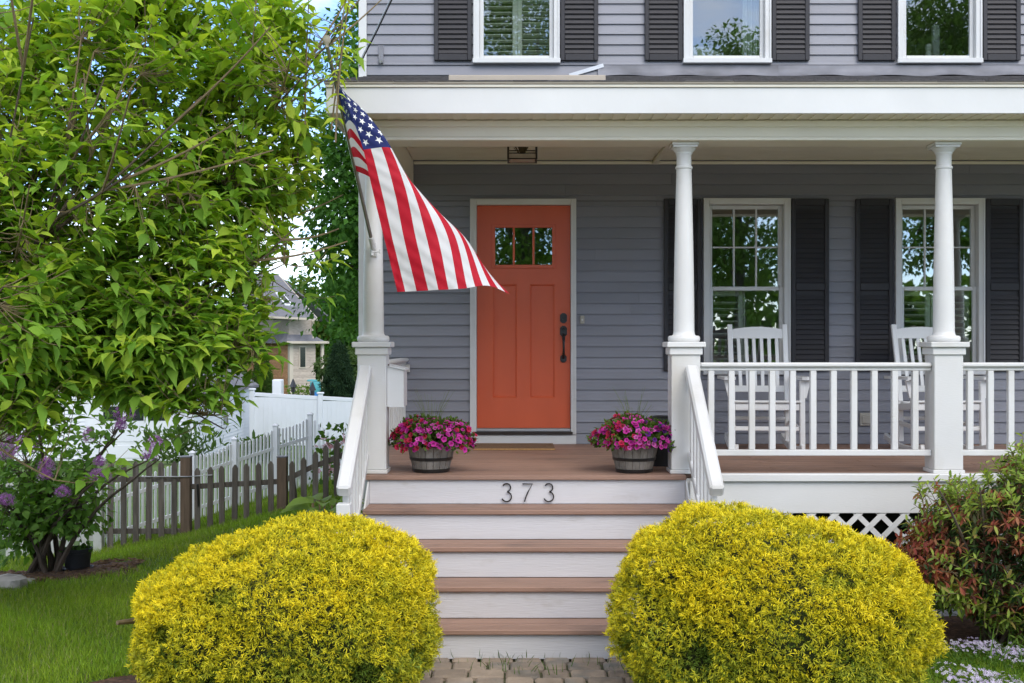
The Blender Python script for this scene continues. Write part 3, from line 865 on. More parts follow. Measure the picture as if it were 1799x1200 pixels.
while yy < YW - .30:
    xx = RX0 - .015 - random.uniform(0, .2)
    xx = max(xx, RX0 - .016)
    while xx < 5.65:
        wv, me = random.choice(sm)
        zz = ze - .002 + (yy - YFa) * slope + random.uniform(0, .003) + .004
        if r in (0, 1, 16, 17, 18) and cnt < 190: obj('shingle', me, None, roof, (xx, yy, zz)); cnt += 1
        else: rest.add([(p.co.x + xx, p.co.y + yy, p.co.z + zz) for p in me.vertices], [tuple(f.vertices) for f in me.polygons])
        xx += wv
    yy += .142; r += 1
obj('shingle_rows', rest, 'shingle', roof)['kind'] = 'stuff'
# flashing along the wall
def sheet(x0, x1, zlo, zhi, y, amp, name, seed):
    n, m = int((x1 - x0) / .05), 4
    rr = np.random.default_rng(seed); ph = rr.uniform(0, 6, 8)
    V = []; Fc = []
    for th in (0, .003):
        for j in range(m + 1):
            for i in range(n + 1):
                u = x0 + (x1 - x0) * i / n; t = j / m
                b = amp * (1 - t) * (math.sin(u * 7 + ph[0]) + .6 * math.sin(u * 17 + ph[1]) + .5 * math.sin(u * 3 + ph[2]))
                zz = zlo + (zhi - zlo) * t + (1 - t) * .006 * math.sin(u * 11 + ph[3])
                V.append((u, y - .012 - abs(b) - .05 * (1 - t) ** 3 + th, zz))
    for j in range(m):
        for i in range(n):
            a = j * (n + 1) + i; Fc.append((a, a + 1, a + n + 2, a + n + 1)); b = a + (m + 1) * (n + 1); Fc.append((b, b + n + 1, b + n + 2, b + 1))
    mb = MB(); mb.add(V, Fc); return obj(name, mb, 'flashing', roof, smooth=True)
sheet(wx(1050, YW), wx(1372, YW), sz(136), sz(115.5), YW - .012, .008, 'flashing', 3)
sheet(wx(1366, YW), 5.8, sz(136), sz(116), YW - .018, .010, 'flashing', 5)
obj('flashing', MB().bar((wx(1000, YW), YW - .03, sz(134)), (wx(1060, YW), YW - .03, sz(116)), .004, .035), 'aluminium', roof)
zb0 = CZ + (600 - 143) * 8.3 / F
gb_ = obj('gutter_piece', MB().box(wx(788, 8.3), wx(1064, 8.3), 8.3, 8.36, zb0 + .003 , zb0 + .045, .004), 'beige_board', None)
tag(gb_, 'long beige metal strip lying on the porch roof edge', 'metal strip')

# ---- columns on pedestals
cols = []
def column(X, label):
    Yc = 8.555
    p = obj('pedestal', MB().box(X - .102, X + .102, Yc - .102, Yc + .102, DZ + .03, CZ - .035, .004), 'white_paint', house)
    boxo('plinth', X - .112, X + .112, Yc - .112, Yc + .112, DZ + .002, DZ + .029, 'white_paint', p, .004)
    boxo('cap_mould', X - .117, X + .117, Yc - .117, Yc + .117, CZ - .095, CZ - .042, 'white_paint', p, .006)
    boxo('cap', X - .137, X + .137, Yc - .137, Yc + .137, CZ - .041, CZ - .003, 'white_paint', p, .005)
    H = ZBB - .004 - (CZ - .003)
    prof = [(.105, 0), (.113, .008), (.115, .022), (.113, .036), (.105, .044), (.085, .046), (.078, .055), (.0745, .075)]
    for k in range(1, 15):
        t = k / 14; prof.append((.0745 - (.0745 - .054) * (t ** 1.5), .075 + (H - .26) * t))
    zt = H - .185
    prof += [(.060, zt + .004), (.062, zt + .012), (.060, zt + .02), (.053, zt + .024), (.053, zt + .10), (.057, zt + .106), (.060, zt + .112), (.060, zt + .118), (.066, zt + .124), (.078, zt + .138), (.086, zt + .148)]
    c = obj('column', MB().lathe(prof, (X, Yc, CZ - .003), 32), 'white_paint', house, smooth=True)
    boxo('abacus', X - .087, X + .087, Yc - .087, Yc + .087, zt + .1485 + CZ - .003, zt + .163 + CZ - .003, 'white_paint', c, .003)
    boxo('abacus', X - .095, X + .095, Yc - .095, Yc + .095, zt + .1635 + CZ - .003, ZBB - .005, 'white_paint', c, .003)
    cols.append((X, Yc)); return c
CXS = [wx(656, 8.555), wx(1201.5, 8.555), wx(1658, 8.555), 4.95]
for xx in CXS: column(xx, '')

# ---- porch railings
def railing(xa, xb, first=None):
    yc = 8.53
    zt = wz(637, 8.5); r = obj('porch_railing', MB().box(xa, xb, yc - .045, yc + .045, zt - .035, zt, .012).box(xa, xb, yc - .022, yc + .022, zt - .058, zt - .0355, .004), 'white_paint', house)
    zb = wz(801, 8.5)
    boxo('bottom_rail', xa, xb, yc - .025, yc + .025, zb, zb + .042, 'white_paint', r, .004)
    me = MB().box(-.021, .021, -.021, .021, zb + .0425, zt - .0585, .003).mesh('baluster', 'white_paint')
    x = first
    while x < xb - .03:
        obj('baluster', me, None, r, (x, yc, 0)); x += .1455
railing(CXS[1] + .104, CXS[2] - .104, wx(1249, 8.53))
railing(CXS[2] + .104, CXS[3] - .104, wx(1703.5, 8.53))
# side railing at the left end, from post to wall
xs_ = -1.015
zt = wz(637, 8.5); zb = wz(801, 8.5)
r = obj('side_railing', MB().box(xs_ - .045, xs_ + .045, 8.66, YW - .02, zt - .035, zt, .012).box(xs_ - .022, xs_ + .022, 8.66, YW - .02, zt - .058, zt - .0355, .004), 'white_paint', house)
boxo('bottom_rail', xs_ - .025, xs_ + .025, 8.66, YW - .02, zb, zb + .042, 'white_paint', r, .004)
boxo('rail_end', xs_ - .045, xs_ + .055, YW - .06, YW - .017, zt - .13, zt - .0595, 'white_paint', r, .006)
me = MB().box(-.021, .021, -.021, .021, zb + .0425, zt - .0585, .003).mesh('baluster', 'white_paint')
y = 8.80
while y < YW - .05: obj('baluster', me, None, r, (xs_, y, 0)); y += .1455
# stair handrails
for s, X in ((-1, -1.058), (1, 1.245)):
    A = Vector((X, 8.45, CZ - .195)); B = Vector((X, 7.37, CZ - .93))
    d = (A - B).normalized()
    r = obj('stair_railing', MB().bar(A, B, .088, .085, c=.014), 'white_paint', house)
    A2, B2 = A - Vector((0, 0, .60)), B - Vector((0, 0, .60)) 
    obj('bottom_rail', MB().bar(A2, B2 + d * .06, .05, .05, c=.004), 'white_paint', r)
    boxo('newel_post', X - .043, X + .043, 7.345, 7.435, .0, CZ - 1.00, 'white_paint', r, .005)
    for k in range(7):
        t = (k + .6) / 7.4
        p, q = A + (B - A) * t, A2 + (B2 - A2) * t
        obj('baluster', MB().box(X - .02, X + .02, p.y - .02, p.y + .02, q.z + .014, p.z - .035, .003), 'white_paint', r)

# ---------------------------------------------------------------- things on the porch
# house numbers on the top riser
yr = YN + .028
def digit(kind, px):
    Xc = wx(px, yr); zc = wz(865, yr); h = .063; r = .0335
    if kind == 3:
        pts = []
        r1, r2 = .028, .034
        c1 = zc + h - r1; c2 = zc - h + r2
        for k in range(11):
            a = math.radians(150 - k * (150 + 80) / 10); pts.append((r1 * math.cos(a) , c1 + r1 * math.sin(a)))
        pts.append((.0, zc + .008)) if False else None
        for k in range(13):
            a = math.radians(82 - k * (82 + 155) / 12); pts.append((r2 * math.cos(a), c2 + r2 * math.sin(a)))
    else:
        pts = [(-.033, zc + h - .002), (.033, zc + h - .002), (.0, zc + .0), (-.014, zc - h * .55), (-.022, zc - h)]
    mb = MB()
    mb.tube([(Xc + a, yr - .014, b) for a, b in pts], .0048, 6)
    for a, b in (pts[0], pts[len(pts) // 2], pts[-1]): mb.tube([(Xc + a, yr - .014, b), (Xc + a, yr + .0015, b)], .003, 5)
    return obj('house_number', mb, 'black_metal', None, smooth=True)
tag(digit(3, 890), 'black metal numeral 3, leftmost on the white top riser', 'house number', 'house numbers')
tag(digit(7, 927), 'black metal numeral 7 on the white top riser', 'house number', 'house numbers')
tag(digit(3, 964), 'black metal numeral 3, rightmost on the white top riser', 'house number', 'house numbers')

# mailbox on the left pedestal
mx0, mx1, my0, my1 = CXS[0] + .112, CXS[0] + .222, 8.50, 8.76
mz0, mz1 = wz(715, 8.5), wz(648, 8.5)
mbx = thing('mailbox', 'white metal wall mailbox on the porch pedestal beside the left petunias', 'mailbox', (mx0, 8.6, mz0))
obj('box', MB().hexa([(mx0 - .008, my0, mz0), (mx1, my0, mz0), (mx1, my1, mz0), (mx0 - .008, my1, mz0), (mx0 - .008, my0, mz1 + .018), (mx1, my0, mz1 - .012), (mx1, my1, mz1 - .012), (mx0 - .008, my1, mz1 + .018)]), 'white_trim', mbx)
obj('lid', MB().hexa([(mx0 - .010, my0 - .012, mz1 + .0195), (mx1 + .012, my0 - .012, mz1 - .0115), (mx1 + .012, my1 + .01, mz1 - .0115), (mx0 - .010, my1 + .01, mz1 + .0195), (mx0 - .010, my0 - .012, mz1 + .031), (mx1 + .012, my0 - .012, mz1 + .001), (mx1 + .012, my1 + .01, mz1 + .001), (mx0 - .010, my1 + .01, mz1 + .031)]), 'white_trim', mbx)
obj('hinge', MB().tube([(mx0 + .004, my0 - .018, mz1 + .028), (mx0 + .004, my0 - .010, mz1 + .028)], .006, 8), 'old_brass', mbx)

# ceiling lantern
lx, ly = wx(917.5, 9.75), 9.75
lw_ = .115
lt = thing('porch_light', 'small square bronze lantern on the porch ceiling above the door', 'ceiling light', (lx, ly, ZC))
zt_, zb_ = ZC - .0005, ZC - .175
obj('canopy', MB().box(lx - lw_ - .01, lx + lw_ + .01, ly - lw_ - .01, ly + lw_ + .01, zt_ - .018, zt_, .003), 'dark_bronze', lt)
for a in (-1, 1):
    for b in (-1, 1): boxo('frame_bar', lx + a * lw_ - .007, lx + a * lw_ + .007, ly + b * lw_ - .007, ly + b * lw_ + .007, zb_, zt_ - .0185, 'dark_bronze', lt)
for zz in (zb_, zb_ + .045, zb_ + .10):
    for s in (-1, 1):
        boxo('frame_bar', lx - lw_ + .0075, lx + lw_ - .0075, ly + s * lw_ - .005, ly + s * lw_ + .005, zz, zz + .008, 'dark_bronze', lt)
        boxo('frame_bar', lx + s * lw_ - .005, lx + s * lw_ + .005, ly - lw_ + .0075, ly + lw_ - .0075, zz, zz + .008, 'dark_bronze', lt)
for s in (-1, 1):
    boxo('pane', lx - lw_ + .008, lx + lw_ - .008, ly + s * (lw_ - .007) - .001, ly + s * (lw_ - .007) + .001, zb_ + .009, zb_ + .044, 'frost_glass', lt)
boxo('pane', lx - lw_ + .012, lx + lw_ - .012, ly - lw_ + .012, ly + lw_ - .012, zb_ + .003, zb_ + .006, 'frost_glass', lt)
tm = MB()
for k in range(60):
    a = rng.uniform(0, 2 * PI); rr = rng.uniform(.02, .075)
    tm.tube([(lx + rr * math.cos(a) * .3, ly + rr * math.sin(a) * .3, zb_ + .05 + rng.uniform(0, .03)), (lx + rr * math.cos(a), ly + rr * math.sin(a), zt_ - .02 - rng.uniform(0, .05))], .0025, 4)
nest = obj('nest', tm, 'twig', lt); nest['kind'] = 'stuff'
obj('lamp_socket', MB().tube([(lx, ly, zt_ - .02), (lx, ly, zb_ + .02)], .012, 8), 'old_brass', lt)

# doormat
dm = obj('doormat', MB().box(wx(831, 10.3), wx(975, 10.3), 10.30, 10.84, DZ + .001, DZ + .016, .004), 'coir', None)
tag(dm, 'brown coir doormat lying before the orange door', 'doormat')
boxo('mat_border', wx(831, 10.3) - .002, wx(975, 10.3) + .002, 10.285, 10.2995, DZ + .001, DZ + .016, 'coir_edge', dm, .003)

# barrel planters + petunias
def barrel(X, Y, label):
    t = thing('barrel_planter', label, 'planter', (X, Y, DZ), 'barrel planters on the porch')
    H = .185; rb, rt = .125, .172; n = 18
    def rad(z): return rb + (rt - rb) * (z / H) ** .9
    for k in range(n):
        a0, a1 = 2 * PI * k / n + .012, 2 * PI * (k + 1) / n - .012
        V = []
        for z in (0.004, H * .5, H):
            r = rad(z)
            for rr in (r, r - .014):
                for a in (a0, (a0 + a1) / 2, a1): V.append((X + rr * math.cos(a), Y + rr * math.sin(a), DZ + z))
        Fc = []
        for j in range(2):
            o = j * 6
            Fc += [(o, o + 1, o + 7, o + 6), (o + 1, o + 2, o + 8, o + 7), (o + 4, o + 3, o + 9, o + 10), (o + 5, o + 4, o + 10, o + 11), (o + 2, o + 5, o + 11, o + 8), (o + 3, o, o + 6, o + 9)]
        Fc += [(12, 13, 16, 15), (13, 14, 17, 16), (3, 4, 1, 0), (4, 5, 2, 1)]
        mb = MB(); mb.add(V, Fc); obj('stave', mb, 'stave', t)
    for z0, z1 in ((.003, .028), (.088, .110)):
        obj('hoop', MB().lathe([(rad(z0) - .006, z0), (rad(z0) + .004, z0), (rad(z1) + .004, z1), (rad(z1) - .006, z1)], (X, Y, DZ), 36), 'black_metal', t, smooth=True)
    obj('soil', MB().lathe([(.05, .01), (.12, .012), (rad(H - .02) - .015, H - .02), (.02, H - .015)], (X, Y, DZ), 24), 'mulch', t)
    return t
LEAF_SMALL = leaf_template([(0, 0), (.3, .2), (.65, .22), (1, 0)], .2, .1)
# petunia bloom: five lobed trumpet
pv = [(0, 0, -.35)]; pf = []
for k in range(10):
    a = 2 * PI * k / 10; r = .5 if k % 2 == 0 else .40
    pv.append((r * math.cos(a), r * math.sin(a), .05 if k % 2 == 0 else .0))
for k in range(10):
    a = 2 * PI * k / 10; pv.append((.13 * math.cos(a), .13 * math.sin(a), -.08))
for k in range(10):
    k2 = (k + 1) % 10
    pf += [(1 + k, 1 + k2, 11 + k2), (1 + k, 11 + k2, 11 + k), (11 + k, 11 + k2, 0)]
def bloom_cols(base):
    n = len(base); c = np.repeat(base[:, None, :], 21, 1)
    c[:, 0] *= .25; c[:, 11:] *= .5
    c[:, 11:, 0] *= 1.1
    return c.reshape(-1, 3)
def petunias(X, Y, zc, label, seed, purple):
    rg = np.random.default_rng(seed)
    t = thing('petunia_plant', label, 'flowers', (X, Y, DZ + .16), 'petunias in the barrels')
    RX, RZ = .30, .135
    def pts(n, r0, r1):
        d = unit(rg.normal(size=(n, 3))); d[:, 2] = np.where(d[:, 2] < -.45, -d[:, 2], d[:, 2])
        r = rg.uniform(r0, r1, n)[:, None]
        lump = (1 + .10 * np.sin(d[:, 0] * 6 + seed) + .08 * np.cos(d[:, 1] * 7 + d[:, 2] * 5))[:, None]
        p = d * r * lump * np.array((RX, .26, RZ)); 
        p[:, 2] -= .12 * np.maximum(np.hypot(p[:, 0], p[:, 1]) - .16, 0)
        return p + np.array((X, Y, zc)), d
    p, d = pts(2600, .45, 1.03)
    R = frames(d + rg.normal(size=d.shape) * .6, unit(rg.normal(size=d.shape)))
    g = rg.uniform(0, 1, (len(p), 1)); col = np.array((.055, .105, .02)) * (1 - g) + np.array((.13, .20, .035)) * g
    foliage('foliage', LEAF_SMALL, p, R, rg.uniform(.025, .05, len(p)), col, 'leaf', t)
    p, d = pts(430, .92, 1.08)
    # flowers massed toward the viewer's side and on top, colours in patches
    nrm = unit(d * np.array((1, 1, 1)) + rg.normal(size=d.shape) * .25 + np.array((0, -.25, .25)))
    side = unit(np.cross(nrm, rg.normal(size=nrm.shape))); al = np.cross(nrm, side)
    R = np.stack([side, al, nrm], 2)
    mag = np.array((.62, .035, .36)); pink = np.array((.70, .13, .48)); red = np.array((.50, .016, .07)); pur = np.array((.14, .015, .25))
    c = np.empty((len(p), 3)); u = (p[:, 0] - X) / RX + rg.normal(size=len(p)) * .22
    for i in range(len(p)):
        q = rg.uniform()
        if u[i] < -.35: b = red if q < .65 else mag
        elif u[i] > .45: b = (pur if q < .6 else mag) if purple else (red if q < .35 else mag)
        else: b = mag if q < .62 else (pink if q < .9 else red)
        c[i] = b * rg.uniform(.8, 1.2)
    v, f, cc = scatter(pv, pf, p, R, rg.uniform(.034, .048, len(p)), c)
    o = obj('flowers', np_mesh('flowers', v, f, 'petal', bloom_cols(c)), None, t); o['kind'] = 'stuff'
    tm = MB()
    for k in range(26):
        a = rg.uniform(0, 2 * PI); h = rg.uniform(.2, .36); s = rg.uniform(.02, .13)
        b = Vector((X + .04 * math.cos(a), Y + .05 + .04 * math.sin(a), zc))
        tm.tube([b, b + Vector((s * .3 * math.cos(a), s * .3 * math.sin(a), h * .6)), b + Vector((s * math.cos(a), s * math.sin(a), h))], [.0016, .0013, .0008], 3)
    v = np.array(tm.v); cs = np.tile((.16, .2, .08), (len(v), 1))
    fq = np.array([f_ for f_ in tm.f if len(f_) == 4])
    o = obj('grass_spikes', np_mesh('grass_spikes', v, fq, 'blade', cs), None, t); o['kind'] = 'stuff'
    return t
BX = [(wx(757.5, 8.62), 8.62), (wx(1114, 8.60), 8.60)]
barrel(*BX[0], 'small grey stave barrel with black hoops under the left petunias')
barrel(*BX[1], 'small grey stave barrel with black hoops under the right petunias')
petunias(*BX[0], DZ + .245, 'mound of magenta and red petunias left of the orange door', 4, False)
petunias(*BX[1], DZ + .255, 'mound of pink, red and purple petunias right of the door', 9, True)

# black bin behind the right barrel
bx, by = wx(1163, 9.05), 9.05
bn = thing('black_bin', 'black rounded plastic bin half hidden behind the right petunias', 'bin', (bx, by, DZ))
def rrect(w, d, z, r, n=5):
    o = []
    for cx_, cy_, a0 in ((w - r, d - r, 0), (-w + r, d - r, 90), (-w + r, -d + r, 180), (w - r, -d + r, 270)):
        for k in range(n):
            a = math.radians(a0 + 90 * k / (n - 1)); o.append((bx + cx_ + r * math.cos(a), by + cy_ + r * math.sin(a), DZ + z))
    return o
mb = MB(); L = [rrect(.085, .10, .002, .03), rrect(.10, .115, .30, .035), rrect(.108, .122, .302, .035), rrect(.108, .122, .325, .035), rrect(.095, .11, .36, .04), rrect(.05, .07, .375, .03)]
n = len(L[0]); V = sum(L, [])
mb.add(V, [(j * n + i, j * n + (i + 1) % n, (j + 1) * n + (i + 1) % n, (j + 1) * n + i) for j in range(len(L) - 1) for i in range(n)] + [tuple(range(n))[::-1], tuple(range((len(L) - 1) * n, len(L) * n))])
obj('body', mb, 'pot_black', bn, smooth=True)
obj('handle', MB().tube([(bx - .06, by - .12, DZ + .29), (bx - .03, by - .14, DZ + .30), (bx + .03, by - .14, DZ + .30), (bx + .06, by - .12, DZ + .29)], .008, 8), 'pot_black', bn, smooth=True)

# rocking chairs
def rocker(label):
    t = thing('rocking_chair', label, 'rocking chair', (0, 0, 0), 'white rocking chairs on the porch')
    m = 'chair_white'
    def add(nm, mb, smooth=False): return obj(nm, mb, m, t, smooth=smooth)
    hw = .228
    for s in (-1, 1):
        # back post with rear leg
        P = [(s * .235, .20, .075), (s * .235, .215, .42), (s * .236, .27, .70), (s * .238, .385, 1.085)]
        mb = MB()
        for a, b in zip(P, P[1:]): mb.bar(a, b, .042, .034, up=(0, 1, 0), c=.004)
        add('back_post', mb)
        add('front_leg', MB().bar((s * .285, -.27, .07), (s * .285, -.25, .615), .042, .045, up=(0, 1, 0), c=.005))
        # arm: flat board with rounded front
        pr = [(-.045, .30), (.045, .30), (.05, 0), (.058, -.22), (.045, -.275), (.0, -.295), (-.04, -.275), (-.05, -.2)]
        n = len(pr); x0 = s * .315
        V = [(x0 + a * 1, b - .04, .615 + (.0 if b > 0 else .006)) for a, b in pr] + [(x0 + a, b - .04, .640 + (.0 if b > 0 else .006)) for a, b in pr]
        mb = MB(); mb.add(V, [tuple(range(n)), tuple(range(2 * n - 1, n - 1, -1))] + [(i, n + i, n + (i + 1) % n, (i + 1) % n) for i in range(n)])
        add('arm', mb)
        # bracket below the arm
        mb = MB(); xi, xo = s * .307, s * .352
        mb.hexa([(xi, -.265, .47), (xi + s * .012, -.265, .47), (xi + s * .012, -.24, .47), (xi, -.24, .47), (xi, -.27, .614), (xo, -.27, .614), (xo, -.235, .614), (xi, -.235, .614)])
        add('arm_bracket', mb)
        add('side_rail', MB().bar((s * .25, -.25, .405), (s * .25, .22, .37), .026, .055, c=.004))
        add('side_stretcher', MB().bar((s * .262, -.255, .22), (s * .25, .20, .24), .022, .035, c=.003))
        # rocker
        pts = []
        for k in range(15):
            u = -.42 + .98 * k / 14; pts.append(Vector((s * .268 + (-s * .02) * (k / 14), u, .03 + .22 * (u - .02) ** 2)))
        mb = MB()
        for a, b in zip(pts, pts[1:]): mb.bar(a, b + (b - a) * .02, .032, .055, c=.003)
        add('rocker', mb)
    # crest rail, arched
    mb = MB(); n = 10
    for k in range(n):
        u0, u1 = -1 + 2 * k / n, -1 + 2 * (k + 1) / n
        x0, x1 = u0 * .217, u1 * .217
        z0, z1 = 1.045 + .022 * (1 - u0 * u0), 1.045 + .022 * (1 - u1 * u1)
        yb, yt = .352, .378
        mb.hexa([(x0, yb - .012, .965), (x1, yb - .012, .965), (x1, yb + .010, .965), (x0, yb + .010, .965), (x0, yt - .012, z0), (x1, yt - .012, z1), (x1, yt + .010, z1), (x0, yt + .010, z0)])
    add('crest_rail', mb)
    add('lower_back_rail', MB().box(-.215, .215, .232, .256, .50, .555, .004))
    for k in range(6):
        x = -.158 + k * .0632
        mb = MB().bar((x, .243, .553), (x * 1.03, .29, .76), .030, .014, up=(0, 1, 0), c=.003).bar((x * 1.03, .29, .758), (x * 1.05, .355, .967), .030, .014, up=(0, 1, 0), c=.003)
        add('back_slat', mb)
    add('front_rail', MB().box(-.262, .262, -.268, -.245, .37, .425, .004))
    add('front_stretcher', MB().box(-.262, .262, -.267, -.245, .20, .235, .004))
    add('rear_stretcher', MB().box(-.213, .213, .19, .21, .26, .29, .004))
    for k in range(7):
        y = -.26 + k * .072
        z = .432 - .02 * math.sin(PI * k / 6) - .028 * k / 6
        add('seat_slat', MB().box(-.272 + .006 * k, .272 - .006 * k, y - .030, y + .030, z, z + .018, .005))
    return t
rc = rocker('white slatted rocking chair before the window nearer the door')
rc2 = dup(rc); rc2['label'] = 'white slatted rocking chair partly behind the rightmost visible column'
rc.location = (2.10, 10.13, DZ); rc.rotation_euler = (0, 0, math.radians(-4))
rc2.location = (3.57, 10.13, DZ); rc2.rotation_euler = (0, 0, math.radians(1))

# ---------------------------------------------------------------- flagpole and flag
pA = Vector((wx(655, 8.44), 8.44, wz(432, 8.44))); pB = W(574, 78, 7.45)
pd = (pB - pA).normalized()
fp = thing('flagpole', 'steel house flagpole slanting out from the left porch column', 'flagpole', tuple(pA))
obj('pole', MB().tube([pA + pd * .03, pB], .0125, 14), 'steel', fp, smooth=True)
obj('finial', MB().lathe([(.010, -.02), (.012, 0), (.02, .008), (.026, .025), (.024, .042), (.012, .055), (.002, .058)], tuple(pB), 16), 'beige_board', fp, smooth=True)
obj('socket', MB().tube([pA - pd * .02, pA + pd * .075], .019, 14), 'white_trim', fp, smooth=True)
bk = MB().box(pA.x - .022, pA.x + .022, pA.y + .042, pA.y + .055, pA.z - .075, pA.z + .03, .003).tube([(pA.x, pA.y + .045, pA.z - .01), (pA.x, pA.y + .0, pA.z - .005)], .016, 10)
bk.tube([(pA.x, pA.y, pA.z - .045), (pA.x + .05, pA.y + .005, pA.z - .04)], .006, 8).tube([(pA.x + .05, pA.y + .005, pA.z - .055), (pA.x + .05, pA.y + .005, pA.z - .025)], .006, 6)
bk.tube([(pA.x - .004, pA.y + .02, pA.z - .02), (pA.x - .004, pA.y + .0, pA.z - .07)], .01, 8)
obj('bracket', bk, 'white_trim', fp, smooth=True)

def polepos(py):
    """point on the pole seen at photo row py"""
    lo, hi = 0.0, 1.0
    for _ in range(40):
        t = (lo + hi) / 2; p = pA + (pB - pA) * t
        if VY - (p.z - CZ) / p.y * F > py: lo = t
        else: hi = t
    return pA + (pB - pA) * lo
# cross sections of the cloth at several u (along the fly): five control points v = 0 .. 1
H0, H1 = polepos(118), polepos(300)
yo = .0
secs = [
    (0.00, [H0 + (H1 - H0) * t for t in (0, .25, .5, .75, 1.0)]),
    (0.13, [W(605, 172, 7.46), W(621, 178, 7.50), W(616, 206, 7.60), W(624, 256, 7.77), W(652, 313, 7.93)]),
    (0.26, [W(622, 216, 7.47), W(652, 209, 7.51), W(640, 238, 7.64), W(652, 290, 7.82), W(686, 345, 7.98)]),
    (0.40, [W(638, 263, 7.50), W(687, 260, 7.52), W(678, 288, 7.68), W(690, 330, 7.84), W(722, 378, 7.98)]),
    (0.58, [W(655, 336, 7.54), W(716, 332, 7.54), W(742, 342, 7.66), W(744, 376, 7.82), W(772, 412, 7.94)]),
    (0.78, [W(675, 418, 7.60), W(734, 413, 7.57), W(790, 406, 7.61), W(815, 415, 7.74), W(826, 450, 7.90)]),
    (1.00, [W(698, 513, 7.66), W(757, 510, 7.62), W(813, 507, 7.62), W(858, 502, 7.68), W(896, 517, 7.80)]),
]
def cr(P, t):
    n = len(P) - 1; s = min(max(t * n, 0), n - 1e-6); i = int(s); f = s - i
    p0, p1, p2, p3 = P[max(i - 1, 0)], P[i], P[i + 1], P[min(i + 2, n)]
    return 0.5 * ((2 * p1) + (p2 - p0) * f + (2 * p0 - 5 * p1 + 4 * p2 - p3) * f * f + (3 * p1 - p0 - 3 * p2 + p3) * f ** 3)
us = [s[0] for s in secs]
def flagP(u, v):
    i = 0
    while i < len(us) - 2 and u > us[i + 1]: i += 1
    Q = [cr(s[1], v) for s in secs]
    u0, u1 = us[i], us[i + 1]; f = (u - u0) / (u1 - u0); h = u1 - u0
    m0 = (Q[i + 1] - Q[i - 1]) / (us[i + 1] - us[i - 1]) if i > 0 else (Q[1] - Q[0]) / h
    m1 = (Q[i + 2] - Q[i]) / (us[i + 2] - us[i]) if i + 2 < len(us) else (Q[i + 1] - Q[i]) / h
    p = Q[i] * (2 * f ** 3 - 3 * f * f + 1) + m0 * h * (f ** 3 - 2 * f * f + f) + Q[i + 1] * (-2 * f ** 3 + 3 * f * f) + m1 * h * (f ** 3 - f * f)
    w = min(u * 4, 1)
    return p + Vector((0, 1, 0)) * w * (.007 * math.sin(v * 15 + u * 7) + .004 * math.sin(u * 23 - v * 11) + .0040 * math.sin(u * 47 + v * 40 + 3 * math.sin(v * 9)) * (.5 + .5 * math.sin(u * 9 + v * 5)) + .0028 * math.sin(u * 83 - v * 50 + 2 * math.sin(u * 13)))
NU, SV = 90, 4
NV = 13 * SV
mb = MB()
V = [flagP(i / NU, j / NV) for j in range(NV + 1) for i in range(NU + 1)]
Fc = []; mi = []
for j in range(NV):
    for i in range(NU):
        a = j * (NU + 1) + i; Fc.append((a, a + 1, a + NU + 2, a + NU + 1))
        st_ = j // SV
        mi.append(2 if (i < NU * .4 and st_ < 7) else (0 if st_ % 2 == 0 else 1))
mb.v = [tuple(p) for p in V]; mb.f = Fc; mb.mi = mi
flag = obj('flag', mb, ['cloth_red', 'cloth_white', 'cloth_blue'], None, smooth=False)
flag.data.polygons.foreach_set('use_smooth', [True] * len(Fc))
tag(flag, 'stars and stripes flag draped from the slanting pole by the porch', 'flag')
for mname in ('cloth_red', 'cloth_white', 'cloth_blue'):
    m = MATS[mname]; nn, ll = m.node_tree.nodes, m.node_tree.links
    b = nn['Principled BSDF']; out = nn['Material Output']
    t = nn.new('ShaderNodeBsdfTranslucent'); mx = nn.new('ShaderNodeMixShader'); mx.inputs[0].default_value = .3
    src = b.inputs['Base Color'].links[0].from_socket
    ll.new(src, t.inputs['Color']); ll.new(b.outputs[0], mx.inputs[1]); ll.new(t.outputs[0], mx.inputs[2]); ll.new(mx.outputs[0], out.inputs['Surface'])
def star(u, v, ru):
    mb = MB()
    ring = [(ru * (1 if k % 2 == 0 else .40) * math.cos(math.radians(36 * k)), ru * (1 if k % 2 == 0 else .40) * math.sin(math.radians(36 * k))) for k in range(10)]
    c = flagP(u, v); e = .004
    du = flagP(u + e, v) - flagP(u - e, v); dv = flagP(u, v + e) - flagP(u, v - e); nrm = du.cross(dv).normalized() * .0016
    for sgn in (1, -1):
        pts = [c + nrm * sgn] + [flagP(min(max(u - b / 1.52, .003), .397), min(max(v - a / .91, .003), .535)) + nrm * sgn for a, b in ring]
        mb.add(pts, [(0, 1 + k, 1 + (k + 1) % 10) for k in range(10)])
    obj('star', mb, 'star_white', flag)
for r_ in range(9):
    n_ = 6 if r_ % 2 == 0 else 5
    for c_ in range(n_):
        uu = (.4 / 12) * ((2 * c_ + 1) if n_ == 6 else (2 * c_ + 2)); vv = (7 / 13) * (r_ + 1) / 10
        star(uu, vv, .028)

